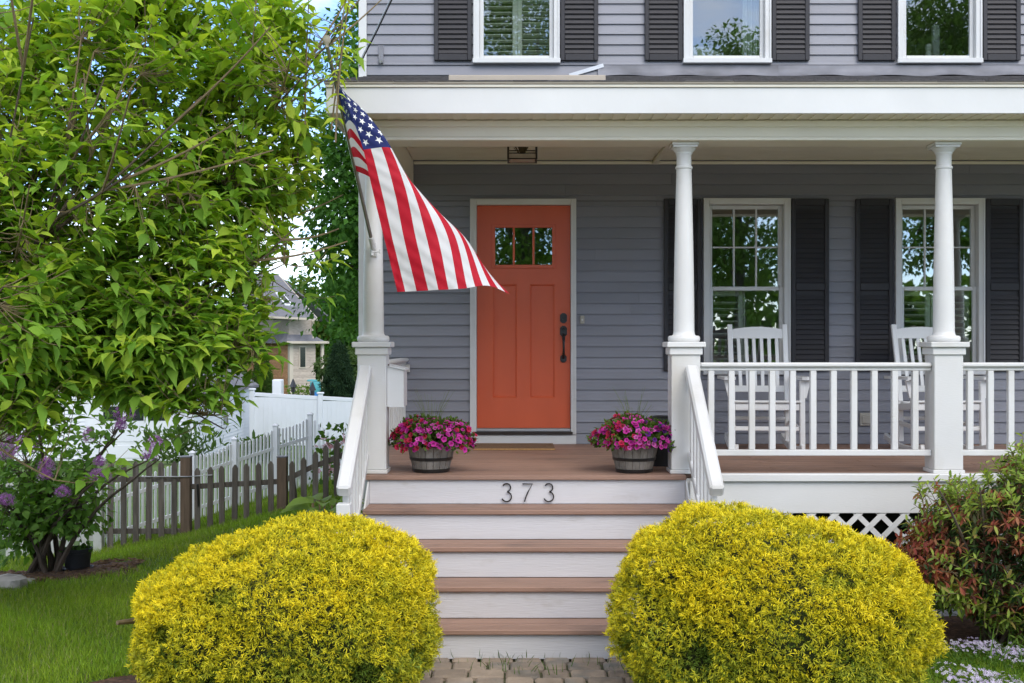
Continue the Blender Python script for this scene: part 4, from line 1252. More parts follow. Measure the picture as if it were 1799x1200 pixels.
# service cable and its bracket on the upper wall
pts = [W(632, 116, YW - .03), W(640, 97, YW - .10), W(662, 55, YW - .25), W(690, -4, YW - .5), W(760, -150, YW - 1.2), W(1000, -700, YW - 4)]
cb = obj('service_cable', MB().tube(pts, .007, 6), 'cable', None, smooth=True); tag(cb, 'black service cable rising from the upper left house corner', 'cable')
pts2 = [p + Vector((-.012, -.012, .0)) for p in pts]
cb2 = obj('service_cable', MB().tube(pts2, .004, 6), 'aluminium', None, smooth=True); tag(cb2, 'thin bare wire beside the black cable at upper left corner', 'cable')
br = thing('wall_bracket', 'small grey metal bracket on the siding near upper left corner', 'bracket', tuple(W(668, 112, YW - .02)))
obj('strap', MB().box(wx(665.5, YW), wx(674, YW), YW - .03, YW - .018, wz(112, YW), wz(81, YW), .002), 'flashing', br)
obj('knob', MB().tube([W(668.5, 108, YW - .06), W(668.5, 108, YW - .028)], .016, 10), 'aluminium', br, smooth=True)

# ---------------------------------------------------------------- fences
def picket_mesh(w, h, th, m, name='picket', dog=.035):
    pr = [(-w / 2, 0), (w / 2, 0), (w / 2, h - dog), (w * .12, h), (-w * .12, h), (-w / 2, h - dog)]
    n = len(pr)
    mb = MB(); mb.add([(a, -th / 2, b) for a, b in pr] + [(a, th / 2, b) for a, b in pr], [tuple(range(n)), tuple(range(2 * n - 1, n - 1, -1))] + [(i, n + i, n + (i + 1) % n, (i + 1) % n) for i in range(n)])
    return mb.mesh(name, m)
YF = 12.5
wf = thing('wooden_fence', 'low weathered brown picket fence left of the porch', 'fence', (wx(330, YF), YF, gz(wx(330, YF), YF)))
pk = [(195, 810), (218.5, 815), (240, 810), (262, 811), (285, 811), (307, 810), (348, 822), (370, 820), (391, 818), (413, 816), (434, 814), (456, 813), (477, 810), (514, 810), (535, 803), (555, 793), (573, 782), (592, 773)]
for px, py in pk:
    x = wx(px, YF); zt = wz(py, YF); z0 = gz(x, YF) - .02
    h = zt - z0
    o = obj('picket', picket_mesh(.058, h, .018, 'old_wood'), None, wf, (x, YF - .025, z0)); o.rotation_euler = (0, random.uniform(-.012, .012), 0)
for px in (327, 496):
    x = wx(px, YF)
    p = boxo('fence_post', x - .050, x + .050, YF - .045, YF + .055, gz(x, YF) - .1, wz(803.5, YF), 'post_wood', wf, .004)
    boxo('post_cap', x - .053, x + .053, YF - .048, YF + .058, wz(803.4, YF), wz(801, YF), 'flashing', p, .003)
def rail(pxa, pya, pxb, pyb): obj('fence_rail', MB().bar((wx(pxa, YF), YF - .002, wz(pya, YF)), (wx(pxb, YF), YF - .002, wz(pyb, YF)), .028, .055, c=.004), 'old_wood', wf)
rail(183, 842, 318, 842); rail(183, 933, 318, 933); rail(336, 855, 488, 846); rail(340, 950, 488, 930); rail(504, 842, 545, 822); rail(545, 822, 612, 795); rail(504, 930, 612, 905)
obj('brace', MB().bar((wx(512, YF), YF + .02, wz(822, YF)), (wx(520, YF), YF + .02, wz(890, YF)), .02, .04), 'old_wood', wf)
obj('latch_rod', MB().tube([W(254, 837.5, YF - .05), W(330, 837.5, YF - .052)], .006, 6).tube([W(330, 837.5, YF - .052), W(373, 834.5, YF - .052)], .005, 6), 'aluminium', wf, smooth=True)
obj('gate_latch', MB().bar(W(347, 850, YF - .045), W(349, 890, YF - .045), .02, .02, c=.006).bar(W(339, 853, YF - .045), W(339, 862, YF - .045), .03, .03, c=.006), 'black_metal', wf)
# worn white fence behind the lilac
of = thing('old_white_fence', 'worn white board fence behind the lilac at far left', 'fence', (wx(90, 12.6), 12.6, gz(wx(90, 12.6), 12.6)))
x = wx(175, 12.6)
boxo('fence_post', x - .045, x + .045, 12.53, 12.62, gz(x, 12.6) - .1, wz(833, 12.6), 'worn_white', of, .004)
for k in range(11):
    px = 150 - k * 26; x = wx(px, 12.6)
    obj('picket', picket_mesh(.085, wz(842, 12.6) - gz(x, 12.6), .02, 'worn_white', dog=.05), None, of, (x, 12.57, gz(x, 12.6) - .0))
for py in (868, 945): obj('fence_rail', MB().bar((wx(-150, 12.6), 12.60, wz(py, 12.6)), (wx(170, 12.6), 12.60, wz(py, 12.6)), .03, .06), 'worn_white', of)
# white vinyl picket fence running back along the side
FA, FB = np.array((-4.5, 12.9)), np.array((-2.66, 15.5))
vf = thing('white_picket_fence', 'white scalloped picket fence running back along the side yard', 'fence', (-3.6, 14.2, gz(-3.6, 14.2)))
vrot = math.atan2(FB[1] - FA[1], FB[0] - FA[0])
def ftop(t): return CZ - 1.57 + .59 * t
def vpost(x, y, zt):
    p = boxo('fence_post', x - .032, x + .032, y - .032, y + .032, gz(x, y) - .1, zt + .03, 'vinyl_white', vf, .004)
    z = zt + .0305
    obj('post_cap', MB().add([(x - .04, y - .04, z), (x + .04, y - .04, z), (x + .04, y + .04, z), (x - .04, y + .04, z), (x - .04, y - .04, z + .012), (x + .04, y - .04, z + .012), (x + .04, y + .04, z + .012), (x - .04, y + .04, z + .012), (x, y, z + .035)],
        [(3, 2, 1, 0), (0, 1, 5, 4), (1, 2, 6, 5), (2, 3, 7, 6), (3, 0, 4, 7), (4, 5, 8), (5, 6, 8), (6, 7, 8), (7, 4, 8)]), 'vinyl_white', p)
pcache = {}
def vp(x, y, zt, rot, w=.028):
    z0 = gz(x, y) + .02; h = round((zt - z0) / .012) * .012
    if h not in pcache:
        mb = MB().box(-w / 2, w / 2, -.006, .006, 0, h - .015)
        mb.add([(-w / 2, -.006, h - .0149), (w / 2, -.006, h - .0149), (w / 2, .006, h - .0149), (-w / 2, .006, h - .0149), (0, 0, h)], [(0, 1, 4), (1, 2, 4), (2, 3, 4), (3, 0, 4)])
        pcache[h] = mb.mesh('picket', 'vinyl_white')
    o = obj('picket', pcache[h], None, vf, (x, y, z0)); o.rotation_euler = (0, 0, rot)
ts = [0, .40, .60, .81, 1.0]
def fpt(t): q = FA + (FB - FA) * t; return float(q[0]), float(q[1])
for t in ts: vpost(*fpt(t), ftop(t))
for t0, t1 in zip(ts, ts[1:]):
    L = (t1 - t0) * 3.185; n = int((L - .07) / .056)
    for k in range(n):
        u = (k + .5) / n; t = t0 + (t1 - t0) * (.035 / L + (1 - .07 / L) * u)
        vp(*fpt(t), ftop(t) - .035 * math.sin(PI * u), vrot)
    (xa, ya), (xb, yb) = fpt(t0), fpt(t1)
    for f0 in (.2, .72):
        za = gz(xa, ya) + (ftop(t0) - gz(xa, ya)) * f0; zb_ = gz(xb, yb) + (ftop(t1) - gz(xb, yb)) * f0
        obj('fence_rail', MB().bar((xa + .01, ya + .018, za), (xb + .01, yb + .018, zb_), .018, .04), 'vinyl_white', vf)
xa, xb = FB[0], -1.47
n = int((xb - xa - .07) / .056)
for k in range(n):
    u = (k + .5) / n; x = xa + .035 + (xb - xa - .07) * u
    vp(float(x), 15.5, ftop(1) - .27 * math.sin(PI * min(u * 1.35, 1.35)) if u < .74 else ftop(1) - .12, 0)
for dz in (.2, .5): obj('fence_rail', MB().bar((xa + .03, 15.52, gz(xa, 15.5) + dz), (xb, 15.52, gz(xb, 15.5) + dz), .018, .04), 'vinyl_white', vf)
# white privacy fence
YP = 47.0
pf_ = thing('privacy_fence', 'tall solid white vinyl fence behind the side yard', 'fence', (wx(540, YP), YP, gz(wx(540, YP), YP)))
pxs = [443, 563, 683, 800]
ztp = lambda px: wz(690 + (px - 443) * .055, YP)
for px in pxs:
    x = wx(px, YP); z0 = gz(x, YP)
    p = boxo('fence_post', x - .09, x + .09, YP - .09, YP + .09, z0 - .2, ztp(px) + .1, 'vinyl_white', pf_, .01)
    boxo('post_cap', x - .13, x + .13, YP - .13, YP + .13, ztp(px) + .101, ztp(px) + .17, 'vinyl_white', p, .02)
for a, b in zip(pxs, pxs[1:]):
    xa, xb = wx(a, YP) + .091, wx(b, YP) - .091
    zt = (ztp(a) + ztp(b)) / 2; z0 = gz((xa + xb) / 2, YP)
    obj('fence_rail', MB().bar((xa, YP, ztp(a) - .06), (xb, YP, ztp(b) - .06), .06, .15, c=.01), 'vinyl_white', pf_)
    obj('fence_rail', MB().bar((xa, YP, z0 + .1), (xb, YP, z0 + .1), .06, .15, c=.01), 'vinyl_white', pf_)
    nb = 14
    for k in range(nb):
        p, q = xa + (xb - xa) * k / nb, xa + (xb - xa) * (k + 1) / nb
        boxo('fence_board', p + .0012, q - .0012, YP - .016, YP + .016, z0 + .1, zt - .10, 'vinyl_white', pf_)

# ---------------------------------------------------------------- white garage
GY, GY1 = 40.0, 48.5
gx = wx(340, GY)
g0 = gz(gx, GY) - .05
zeave = wz(686, GY)
gar = thing('garage', 'white clapboard garage with grey roof behind the picket fence', 'garage', (gx - 3, GY, g0))
GW = 6.0
gwall = obj('wall', MB().box(gx - GW, gx - .02, GY + .02, GY1, g0 - .3, zeave), 'garage_white', gar)
pitch = .125
z = g0
mfront = MB().hexa([(gx - GW, GY - .018, 0), (gx - .1, GY - .018, 0), (gx - .1, GY + .019, 0), (gx - GW, GY + .019, 0), (gx - GW, GY + .012, pitch - .012), (gx - .1, GY + .012, pitch - .012), (gx - .1, GY + .019, pitch - .012), (gx - GW, GY + .019, pitch - .012)]).mesh('clapboard', 'garage_white')
mside = MB().hexa([(gx - .019, GY + .1, 0), (gx + .018, GY + .1, 0), (gx + .018, GY1, 0), (gx - .019, GY1, 0), (gx - .019, GY + .1, pitch - .012), (gx - .012, GY + .1, pitch - .012), (gx - .012, GY1, pitch - .012), (gx - .019, GY1, pitch - .012)]).mesh('clapboard', 'garage_white')
while z < zeave - .05:
    obj('clapboard', mfront, None, gwall, (0, 0, z)); obj('clapboard', mside, None, gwall, (0, 0, z)); z += pitch
boxo('corner_board', gx - .1, gx + .03, GY - .03, GY + .1, g0, zeave, 'garage_white', gar, .01)
gdx0, gdx1 = wx(150, GY), wx(298, GY)
gd = boxo('garage_door', gdx0, gdx1, GY - .03, GY - .019, g0, wz(700, GY), 'garage_white', gar)
for k in range(2): boxo('door_panel', gdx0 + .1, gdx1 - .1, GY - .045, GY - .0305, g0 + .15 + .55 * k, g0 + .58 + .55 * k, 'garage_white', gd, .01)
boxo('door_trim', gdx1 + .001, gdx1 + .16, GY - .06, GY - .0185, g0, wz(690, GY), 'garage_white', gd, .01)
for a, b in ((262, 293), (222, 253), (182, 213)): boxo('pane', wx(a, GY), wx(b, GY), GY - .04, GY - .0302, wz(739, GY), wz(714, GY), 'dark_pane', gd)
wn_ = MB().box(gx + .019, gx + .05, 43.8, 44.7, g0 + .9, g0 + 1.7)
gwi = obj('window', wn_, 'garage_white', gar); boxo('pane', gx + .0505, gx + .06, 43.9, 44.6, g0 + .98, g0 + 1.62, 'dark_pane', gwi)
ov = .3
zr = zeave + 2.1
rf = MB(); xm = gx - GW / 2
for s in (-1, 1):
    xe = xm + s * (GW / 2 + ov); ze_ = zeave - .12
    rf.hexa([(xm, GY - .3, zr - .1), (xe, GY - .3, ze_ - .1), (xe, GY1 + .3, ze_ - .1), (xm, GY1 + .3, zr - .1), (xm, GY - .3, zr), (xe, GY - .3, ze_), (xe, GY1 + .3, ze_), (xm, GY1 + .3, zr)])
obj('roof', rf, 'far_shingle', gar)
gab = MB(); gab.add([(gx - GW, GY + .03, zeave), (gx, GY + .03, zeave), (xm, GY + .03, zr - .15), (gx - GW, GY1 - .03, zeave), (gx, GY1 - .03, zeave), (xm, GY1 - .03, zr - .15)], [(0, 1, 2), (5, 4, 3), (0, 2, 5, 3), (1, 4, 5, 2)])
obj('gable', gab, 'garage_white', gar)
obj('downspout', MB().tube([(gx - .22, GY - .07, g0), (gx - .22, GY - .07, zeave - .1)], .04, 6), 'garage_white', gar)

# ---------------------------------------------------------------- neighbour's shingled house
NY = 75.0
nhc = W(510, 690, NY)
ng = gz(nhc.x, NY)
nh = thing('neighbour_house', 'tan shingled house with grey roof and skylight behind the white fence', 'house', (nhc.x, NY, ng))
def rot(p, a):   # local (u right, v back) about the near corner
    return (nhc.x + p[0] * math.cos(a) - p[1] * math.sin(a), NY + p[0] * math.sin(a) + p[1] * math.cos(a))
A_ = math.radians(38)
def pr8(u0, u1, v0, v1, z0, z1, a=A_):
    c = [rot(p, a) for p in ((u0, v0), (u1, v0), (u1, v1), (u0, v1))]
    return [(x, y, z0) for x, y in c] + [(x, y, z1) for x, y in c]
zl = wz(603, NY); zu = wz(561, NY)
obj('wall', MB().hexa(pr8(.0, 1.75, .02, 6.0, ng - .5, zl)), 'pale_lit_cedar', nh)        # right face: light on it put into a paler colour
obj('wall', MB().hexa(pr8(-.02, .02 - .01, .04, 6.0, ng - .5, zl)), 'shaded_cedar', nh)  # left face: its shade put into a deeper tan
obj('corner_board', MB().hexa(pr8(-.09, .16, -.09, .16, ng - .5, zl - .01)), 'tan_trim', nh)
# shingle courses on the two near faces
k = 0
z = ng
while z < zl - .2:
    obj('shingle_course', MB().hexa(pr8(.17, 1.75, -.05 + .0, .015, z, z + .17)), 'pale_lit_cedar', nh)
    obj('shingle_course', MB().hexa(pr8(-.06, -.021, .17, 6.0, z, z + .17)), 'shaded_cedar', nh)
    z += .185
wz0, wz1 = wz(645, NY), wz(610, NY)
nw = obj('window', MB().hexa(pr8(.58, 1.06, -.10, -.05, wz0 - .08, wz1 + .06)), 'tan_trim', nh)
obj('pane', MB().hexa(pr8(.64, 1.0, -.12, -.1005, wz0, wz1)), 'dark_pane', nw)
obj('lower_roof', MB().hexa([*pr8(-.5, 2.4, -.5, 6.2, zl, zl + .12)[:4], *pr8(.0, 1.6, .35, 6.2, zl, zl + .62)[4:]]), 'far_shingle', nh)
obj('gutter', MB().hexa(pr8(-.53, 2.45, -.56, -.49, zl - .02, zl + .13)), 'tan_trim', nh)
obj('upper_wall', MB().hexa(pr8(.02, 1.7, .25, 6.0, zl + .1, zu)), 'pale_lit_cedar', nh)
obj('porch_post', MB().hexa(pr8(2.1, 2.28, -.2, -.02, ng, zl - .03)), 'tan_trim', nh)
obj('upper_corner', MB().hexa(pr8(1.62, 1.78, .18, .34, zl + .1, zu - .01)), 'tan_trim', nh)
# main roof: slope facing the viewer, rising to the left
er = W(557, 559, NY - .6); el = W(436, 553, NY - .6); rr_ = W(488, 482, NY + 3.2); rl = W(395, 482, NY + 3.2)
mb = MB(); th = Vector((0, 0, .12))
mb.hexa([el - th, er - th, rr_ - th, rl - th, el, er, rr_, rl])
mr_ = obj('main_roof', mb, 'far_shingle', nh)
bk_ = Vector((0, 5.5, 0))
obj('rear_roof', MB().hexa([rl - th, rr_ - th, er + bk_ * 1.3 - th, el + bk_ * 1.3 - th, rl, rr_, er + bk_ * 1.3, el + bk_ * 1.3]), 'far_shingle', nh)
obj('gutter', MB().bar(el + Vector((0, -.06, -.08)), er + Vector((.03, -.06, -.08)), .12, .13), 'tan_trim', nh)
obj('rake_board', MB().bar(er + Vector((.03, 0, -.1)), rr_ + Vector((.03, 0, -.1)), .06, .16), 'tan_trim', nh)
def onroof(s, t, up): return el + (er - el) * s + ((rl + (rr_ - rl) * s) - (el + (er - el) * s)) * t + Vector((0, -.4 * up, up))
sk = obj('skylight', MB().hexa([onroof(.66, .24, .02), onroof(.78, .24, .02), onroof(.78, .52, .02), onroof(.66, .52, .02), onroof(.66, .24, .12), onroof(.78, .24, .12), onroof(.78, .52, .12), onroof(.66, .52, .12)]), 'vinyl_white', nh)
obj('pane', MB().hexa([onroof(.68, .26, .121), onroof(.76, .26, .121), onroof(.76, .5, .121), onroof(.68, .5, .121), onroof(.68, .26, .14), onroof(.76, .26, .14), onroof(.76, .5, .14), onroof(.68, .5, .14)]), 'dark_pane', sk)
obj('downspout', MB().tube([er + Vector((-.25, -.05, -.2)), er + Vector((-.3, .3, -.6)), Vector((er.x - .3, er.y + .3, zl + .3))], .05, 6), 'tan_trim', nh)

# yard things beyond the white fence
yb_ = 60.0
tb = thing('rain_barrel', 'teal and blue plastic rain barrel beyond the white fence', 'barrel', (wx(553, yb_), yb_, wz(708, yb_)))
c = (wx(554, yb_), yb_, wz(708, yb_))
obj('upper_body', MB().lathe([(.26, .55), (.27, .6), (.27, 1.0), (.24, 1.06), (.05, 1.08)], c, 18), 'teal_plastic', tb, smooth=True)
obj('lower_body', MB().lathe([(.05, -1.6), (.24, -1.59), (.255, 0.1), (.26, .549), (.1, .549)], c, 18), 'blue_plastic', tb, smooth=True)
obj('lid', MB().lathe([(.25, 1.081), (.26, 1.09), (.24, 1.16), (.02, 1.19)], (c[0] - .18, c[1] + .1, c[2]), 18), 'teal_plastic', tb, smooth=True)
for i, (px, py, lab) in enumerate([(515, 666, 'small dark pagoda topped feeder pole near the tan house corner'), (549, 672, 'small dark feeder pole beside the teal rain barrel')]):
    Yq = 57.0; b = W(px, 715, Yq); tpt = W(px, py, Yq)
    ft = thing('bird_feeder', lab, 'bird feeder', tuple(b))
    obj('pole', MB().tube([b - Vector((0, 0, .6)), tpt - Vector((0, 0, .1))], .03, 6), 'black_metal', ft)
    obj('roof', MB().lathe([(.19, -.38), (.17, -.36), (.03, .0), (.005, .02)], tuple(tpt), 4), 'black_metal', ft)
    obj('tray', MB().lathe([(.10, -.62), (.10, -.381), (.02, -.381)], tuple(tpt), 8), 'black_metal', ft)
ac = obj('utility_box', MB().box(wx(478, 52), wx(494, 52), 52, 52.6, wz(720, 52), wz(667, 52), .03), 'vinyl_white', None)
tag(ac, 'white panel standing by the tan house above the fence', 'panel')
for i, (ya_, yb2, lab) in enumerate([(527, 530, 'topmost power line beyond the tan house'), (541, 541, 'middle power line beyond the tan house'), (560, 554, 'lowest power line beyond the tan house')]):
    pts = [W(500 + k * 30, ya_ + (yb2 - ya_) * k / 4 + 2 * math.sin(k * .8), 88) for k in range(6)]
    tag(obj('power_line', MB().tube(pts, .045, 5), 'cable', None), lab, 'power line', 'power lines')

# ---------------------------------------------------------------- vegetation
def bez(a, b, c, n): return [a * (1 - t) ** 2 + b * 2 * t * (1 - t) + c * t * t for t in np.linspace(0, 1, n)]
def curve_np(a, b, c, n):
    t = np.linspace(0, 1, n)[:, None]; return a * (1 - t) ** 2 + b * 2 * t * (1 - t) + c * t * t
def mixcol(n, cols, rg, jit=.12):
    w = rg.dirichlet(np.ones(len(cols)) * .8, n); c = w @ np.array(cols)
    return c * rg.uniform(1 - jit, 1 + jit, (n, 1))
def mb_obj(name, mb, mat, parent, kind=None):
    o = obj(name, mb, mat, parent, smooth=True)
    if kind: o['kind'] = kind
    return o

# ---- dogwood at left
rg = np.random.default_rng(21)
DOG = leaf_template([(0, 0), (.20, .175), (.48, .245), (.78, .085), (1.0, 0)], .42, .22)
base = np.array((-4.05, 7.9, 0.0))
dog = thing('dogwood_tree', 'light green broadleaf tree with upright twigs filling the left', 'tree', tuple(base))
tr = MB()
trunk_top = base + np.array((.10, -.05, 1.55))
tr.tube([base + (0, 0, -.1), base + (.03, 0, .4), base + (.02, -.04, 1.0), trunk_top], [.13, .105, .09, .08], 10)
mb_obj('trunk', tr, 'bark', dog)
limb_ends = [(-3.25, 7.1, 3.6), (-2.35, 7.5, 4.0), (-1.75, 7.75, 3.35), (-2.55, 6.75, 2.75), (-3.9, 7.5, 4.4), (-2.4, 8.4, 3.7), (-1.85, 7.35, 2.2), (-4.7, 8.0, 4.0), (-4.9, 7.0, 3.0), (-3.3, 6.6, 1.9), (-2.0, 8.1, 2.6), (-3.0, 8.6, 3.0)]
nodes = []
for e in limb_ends:
    e = np.array(e); m = trunk_top * .45 + e * .55 + np.array((rg.normal() * .1, rg.normal() * .1, -.12 + rg.normal() * .1))
    P = curve_np(trunk_top, m, e, 14) + np.cumsum(rg.normal(size=(14, 3)) * .012, 0)
    P[0] = trunk_top
    mb = MB().tube([tuple(p) for p in P], list(np.linspace(.045, .008, 14)), 7)
    mb_obj('limb', mb, 'bark', dog)
    nodes.append(P[3:])
    # forks
    for k in range(9):
        i = rg.integers(4, 13); q = P[i]; d = unit((e - trunk_top)[None])[0] + rg.normal(size=3) * .55 + np.array((.15, -.1, .15))
        L = rg.uniform(.4, .8); Q = curve_np(q, q + d * L * .5, q + d * L + np.array((0, 0, .08)), 8)
        mb_obj('limb', MB().tube([tuple(p) for p in Q], list(np.linspace(.011, .004, 8)), 5), 'bark', dog)
        nodes.append(Q[1:])
        for k2 in range(2):
            q2 = Q[rg.integers(3, 7)]; d2_ = d + rg.normal(size=3) * .6; Q2 = curve_np(q2, q2 + d2_ * .15, q2 + d2_ * .3 + np.array((0, 0, .08)), 6); nodes.append(Q2[1:])
            mb_obj('limb', MB().tube([tuple(p) for p in Q2], list(np.linspace(.009, .004, 6)), 5), 'twig', dog)
nodes = np.concatenate(nodes)
# crown volumes (centre, radii, number of twig tips)
vols = [((-2.62, 7.55, 2.95), (1.15, 1.0, 1.30), 1500), ((-1.72, 7.7, 3.45), (.52, .55, .92), 290), ((-3.75, 7.7, 2.9), (1.0, 1.1, 1.45), 800), ((-1.95, 7.3, 2.35), (.52, .45, .58), 330),
        ((-2.9, 6.95, 2.0), (.95, .5, .48), 520), ((-2.2, 7.5, 3.95), (.85, .8, .55), 250), ((-3.3, 7.3, 1.95), (.75, .6, .45), 330), ((-2.3, 7.2, 2.05), (.6, .5, .38), 240), ((-2.7, 7.0, 2.7), (1.0, .5, .8), 260), ((-3.4, 6.95, 1.90), (.75, .45, .30), 330), ((-3.1, 7.4, 1.85), (.75, .5, .28), 240), ((-1.88, 7.2, 1.95), (.46, .35, .30), 210), ((-2.45, 7.0, 1.78), (.5, .3, .16), 70), ((-1.62, 7.6, 3.1), (.38, .4, .45), 120), ((-3.55, 7.1, 2.5), (.6, .5, .7), 260), ((-2.75, 7.5, 2.9), (1.0, .7, .42), 330)]
tips = []
for c, r, n in vols:
    d = unit(rg.normal(size=(n, 3))) * (rg.uniform(.25, 1, n) ** .45)[:, None]
    tips.append(np.array(c) + d * np.array(r))
tips = np.concatenate(tips)
# a few low outliers over the fence
low = np.array([W(430, 705, 7.2), W(400, 735, 7.2), W(350, 745, 7.1), W(225, 790, 7.0), W(215, 815, 7.0), W(300, 730, 7.2), W(255, 775, 7.05), W(575, 440, 7.6), W(590, 520, 7.7), W(600, 445, 7.6), W(630, 75, 7.3), W(615, 90, 7.3), W(600, 120, 7.35), W(585, 60, 7.4), W(545, 240, 7.5)])
tips = np.concatenate([tips, low])
lpos, ldir, lsc, lcol = [], [], [], []
tw = MB()
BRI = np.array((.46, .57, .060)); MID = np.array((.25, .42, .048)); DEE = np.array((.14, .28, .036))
for ti, tip in enumerate(tips):
    d2 = ((nodes - tip) ** 2).sum(1) * rg.uniform(.8, 1.25, len(nodes)) + .02 * rg.uniform(size=len(nodes)) + 0.35 * np.maximum(nodes[:, 2] - tip[2] + .05, 0)
    j = np.argmin(d2); a = nodes[j]
    if d2[j] > 1.0: 
        d_ = unit((tip - a)[None])[0]
    mid = (a + tip) / 2 + np.array((0, 0, -.10)) + rg.normal(size=3) * .04
    P = curve_np(a, mid, tip, 8)
    L = np.linalg.norm(np.diff(P, axis=0), axis=1).sum()
    if L > .08:
        tw.tube([tuple(p) for p in P[::2]] + [tuple(P[-1])], list(np.linspace(.0032, .0013, 5)), 4, cap=False)
    ax = unit((P[-1] - P[-3])[None])[0]
    nn = max(2, int(min(L, .9) * .8 / .07))
    age = rg.uniform()
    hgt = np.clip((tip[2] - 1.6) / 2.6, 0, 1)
    for k in range(nn):
        t = 1 - k * .07 / max(L, .2)
        if t < .15: break
        p = curve_np(a, mid, tip, 50)[int(t * 49)]
        phi = (k % 2) * PI / 2 + rg.uniform(-.4, .4)
        sd = unit(np.cross(ax, np.array((.1, .2, 1.0)))[None])[0]; up_ = np.cross(sd, ax)
        for s in (-1, 1):
            o = (sd * math.cos(phi) + up_ * math.sin(phi) * .4) * s
            dr = o * .8 + ax * (.75 if k == 0 else .35) + np.array((0, 0, -.02)) + rg.normal(size=3) * .24
            lpos.append(p + rg.normal(size=3) * .006); ldir.append(dr)
            lsc.append(rg.uniform(.078, .142) * (1 if k else .8))
            cb_ = BRI if (age + hgt * .6 > .70) else MID  # higher leaves take the bright colour: sunlight on the crown top put in
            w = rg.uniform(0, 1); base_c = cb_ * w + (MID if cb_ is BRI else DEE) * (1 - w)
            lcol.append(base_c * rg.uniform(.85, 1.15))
mb_obj('twigs', tw, 'twig', dog, 'stuff')
# upright water shoots in the top
for k in range(20):
    px = rg.uniform(30, 600); b = W(px, rg.uniform(130, 330), rg.uniform(7.1, 7.9)); L = rg.uniform(.6, 1.2)
    b = np.array(b); e = b + np.array((rg.normal() * .10 + .06, rg.normal() * .06, L)); m = (b + e) / 2 + rg.normal(size=3) * .03
    P = curve_np(b, m, e, 8)
    mb_obj('shoot', MB().tube([tuple(p) for p in P], list(np.linspace(.0065, .0025, 8)), 5), 'twig', dog)
    for t in np.arange(.15, 1.0, .13 / L):
        p = P[min(int(t * 7), 7)]; phi = rg.uniform(0, PI)
        for s in (-1, 1):
            o = np.array((math.cos(phi), math.sin(phi), 0)) * s
            lpos.append(p); ldir.append(o + np.array((0, 0, -.15))); lsc.append(rg.uniform(.055, .095)); lcol.append(BRI * rg.uniform(.9, 1.2))
lpos = np.array(lpos); ldir = np.array(ldir); lsc = np.array(lsc); lcol = np.array(lcol)
upv = unit(np.array((0, -.12, 1.0)) + rg.normal(size=lpos.shape) * .28)
Rm = frames(ldir, upv)
DOG2 = leaf_template([(0, 0), (.24, .18), (.5, .225), (.8, .075), (1.0, 0)], .62, .12, .03)
half = rg.uniform(size=len(lpos)) < .45
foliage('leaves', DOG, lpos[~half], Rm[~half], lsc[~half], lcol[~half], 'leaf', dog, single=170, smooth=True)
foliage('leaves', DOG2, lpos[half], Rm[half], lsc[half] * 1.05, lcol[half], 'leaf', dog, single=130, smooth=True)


# ---- lilac with purple panicles
rg = np.random.default_rng(5)
LB = np.array((wx(70, 10.4), 10.4, gz(wx(70, 10.4), 10.4)))
lil = thing('lilac_shrub', 'leafy lilac shrub with purple flower clusters in front of fence', 'shrub', tuple(LB))
HEART = leaf_template([(0, .12), (.15, .32), (.4, .36), (.7, .2), (1, 0)], .25, .15)
ltips = []
bunch = [(15, 790), (40, 775), (82, 820), (80, 840), (172, 830), (110, 862), (10, 877), (220, 725), (215, 745), (262, 780), (272, 795), (35, 655), (155, 870), (140, 790)]
P_all = []
for k in range(15):
    if k < 13:
        px, py = bunch[k] if k != 9 else (265, 790)
        e = np.array(W(px, py + 12, rg.uniform(9.9, 10.6)))
    else: e = LB + np.array((rg.uniform(-.9, .3), rg.uniform(-.4, .4), rg.uniform(.6, 1.2)))
    b = LB + np.array((rg.uniform(-.18, .18), rg.uniform(-.15, .15), -.03)); m = b * .5 + e * .5 + np.array((-(e[0] - b[0]) * .25, rg.normal() * .08, .12))
    P = curve_np(b, m, e, 12) + np.cumsum(rg.normal(size=(12, 3)) * .008, 0)
    mb_obj('stem', MB().tube([tuple(p) for p in P], list(np.linspace(.026, .006, 12)), 6), 'bark', lil)
    P_all.append(P)
pp = np.concatenate([p[4:] for p in P_all])
n = 3300
idx = rg.integers(0, len(pp), n); off = rg.normal(size=(n, 3)) * np.array((.16, .16, .14))
pos = pp[idx] + off
ok_ = ~((pos[:, 2] < .32) & (pos[:, 0] > -4.15)) & (pos[:, 2] > .08)
lpx = VX + pos[:, 0] / pos[:, 1] * F; lpy = VY - (pos[:, 2] - CZ) / pos[:, 1] * F
ok_ &= ~((pos[:, 0] > -3.52) & (pos[:, 2] < 1.15))
pos, off, idx = pos[ok_], off[ok_], idx[ok_]; n = len(pos)
tw = MB()
for k in range(420): tw.tube([tuple(pp[idx[k]]), tuple((pp[idx[k]] + pos[k]) / 2 + (0, 0, .02)), tuple(pos[k])], [.004, .003, .002], 4, cap=False)
mb_obj('twigs', tw, 'bark', lil, 'stuff')
d = unit(off) + rg.normal(size=off.shape) * .5 + np.array((0, -.1, -.25))
foliage('leaves', HEART, pos, frames(d, unit(np.array((0, -.2, 1.0)) + rg.normal(size=d.shape) * .4)), rg.uniform(.05, .085, n), mixcol(n, [(.14, .28, .045), (.21, .36, .06), (.09, .20, .035)], rg), 'leaf', lil)
fv = [(0, 0, 0), (.5, .12, .1), (.5, -.12, .1), (-.5, .12, .1), (-.5, -.12, .1), (.12, .5, .1), (-.12, .5, .1), (.12, -.5, .1), (-.12, -.5, .1)]
ff = [(0, 2, 1), (0, 3, 4), (0, 5, 6), (0, 8, 7)]
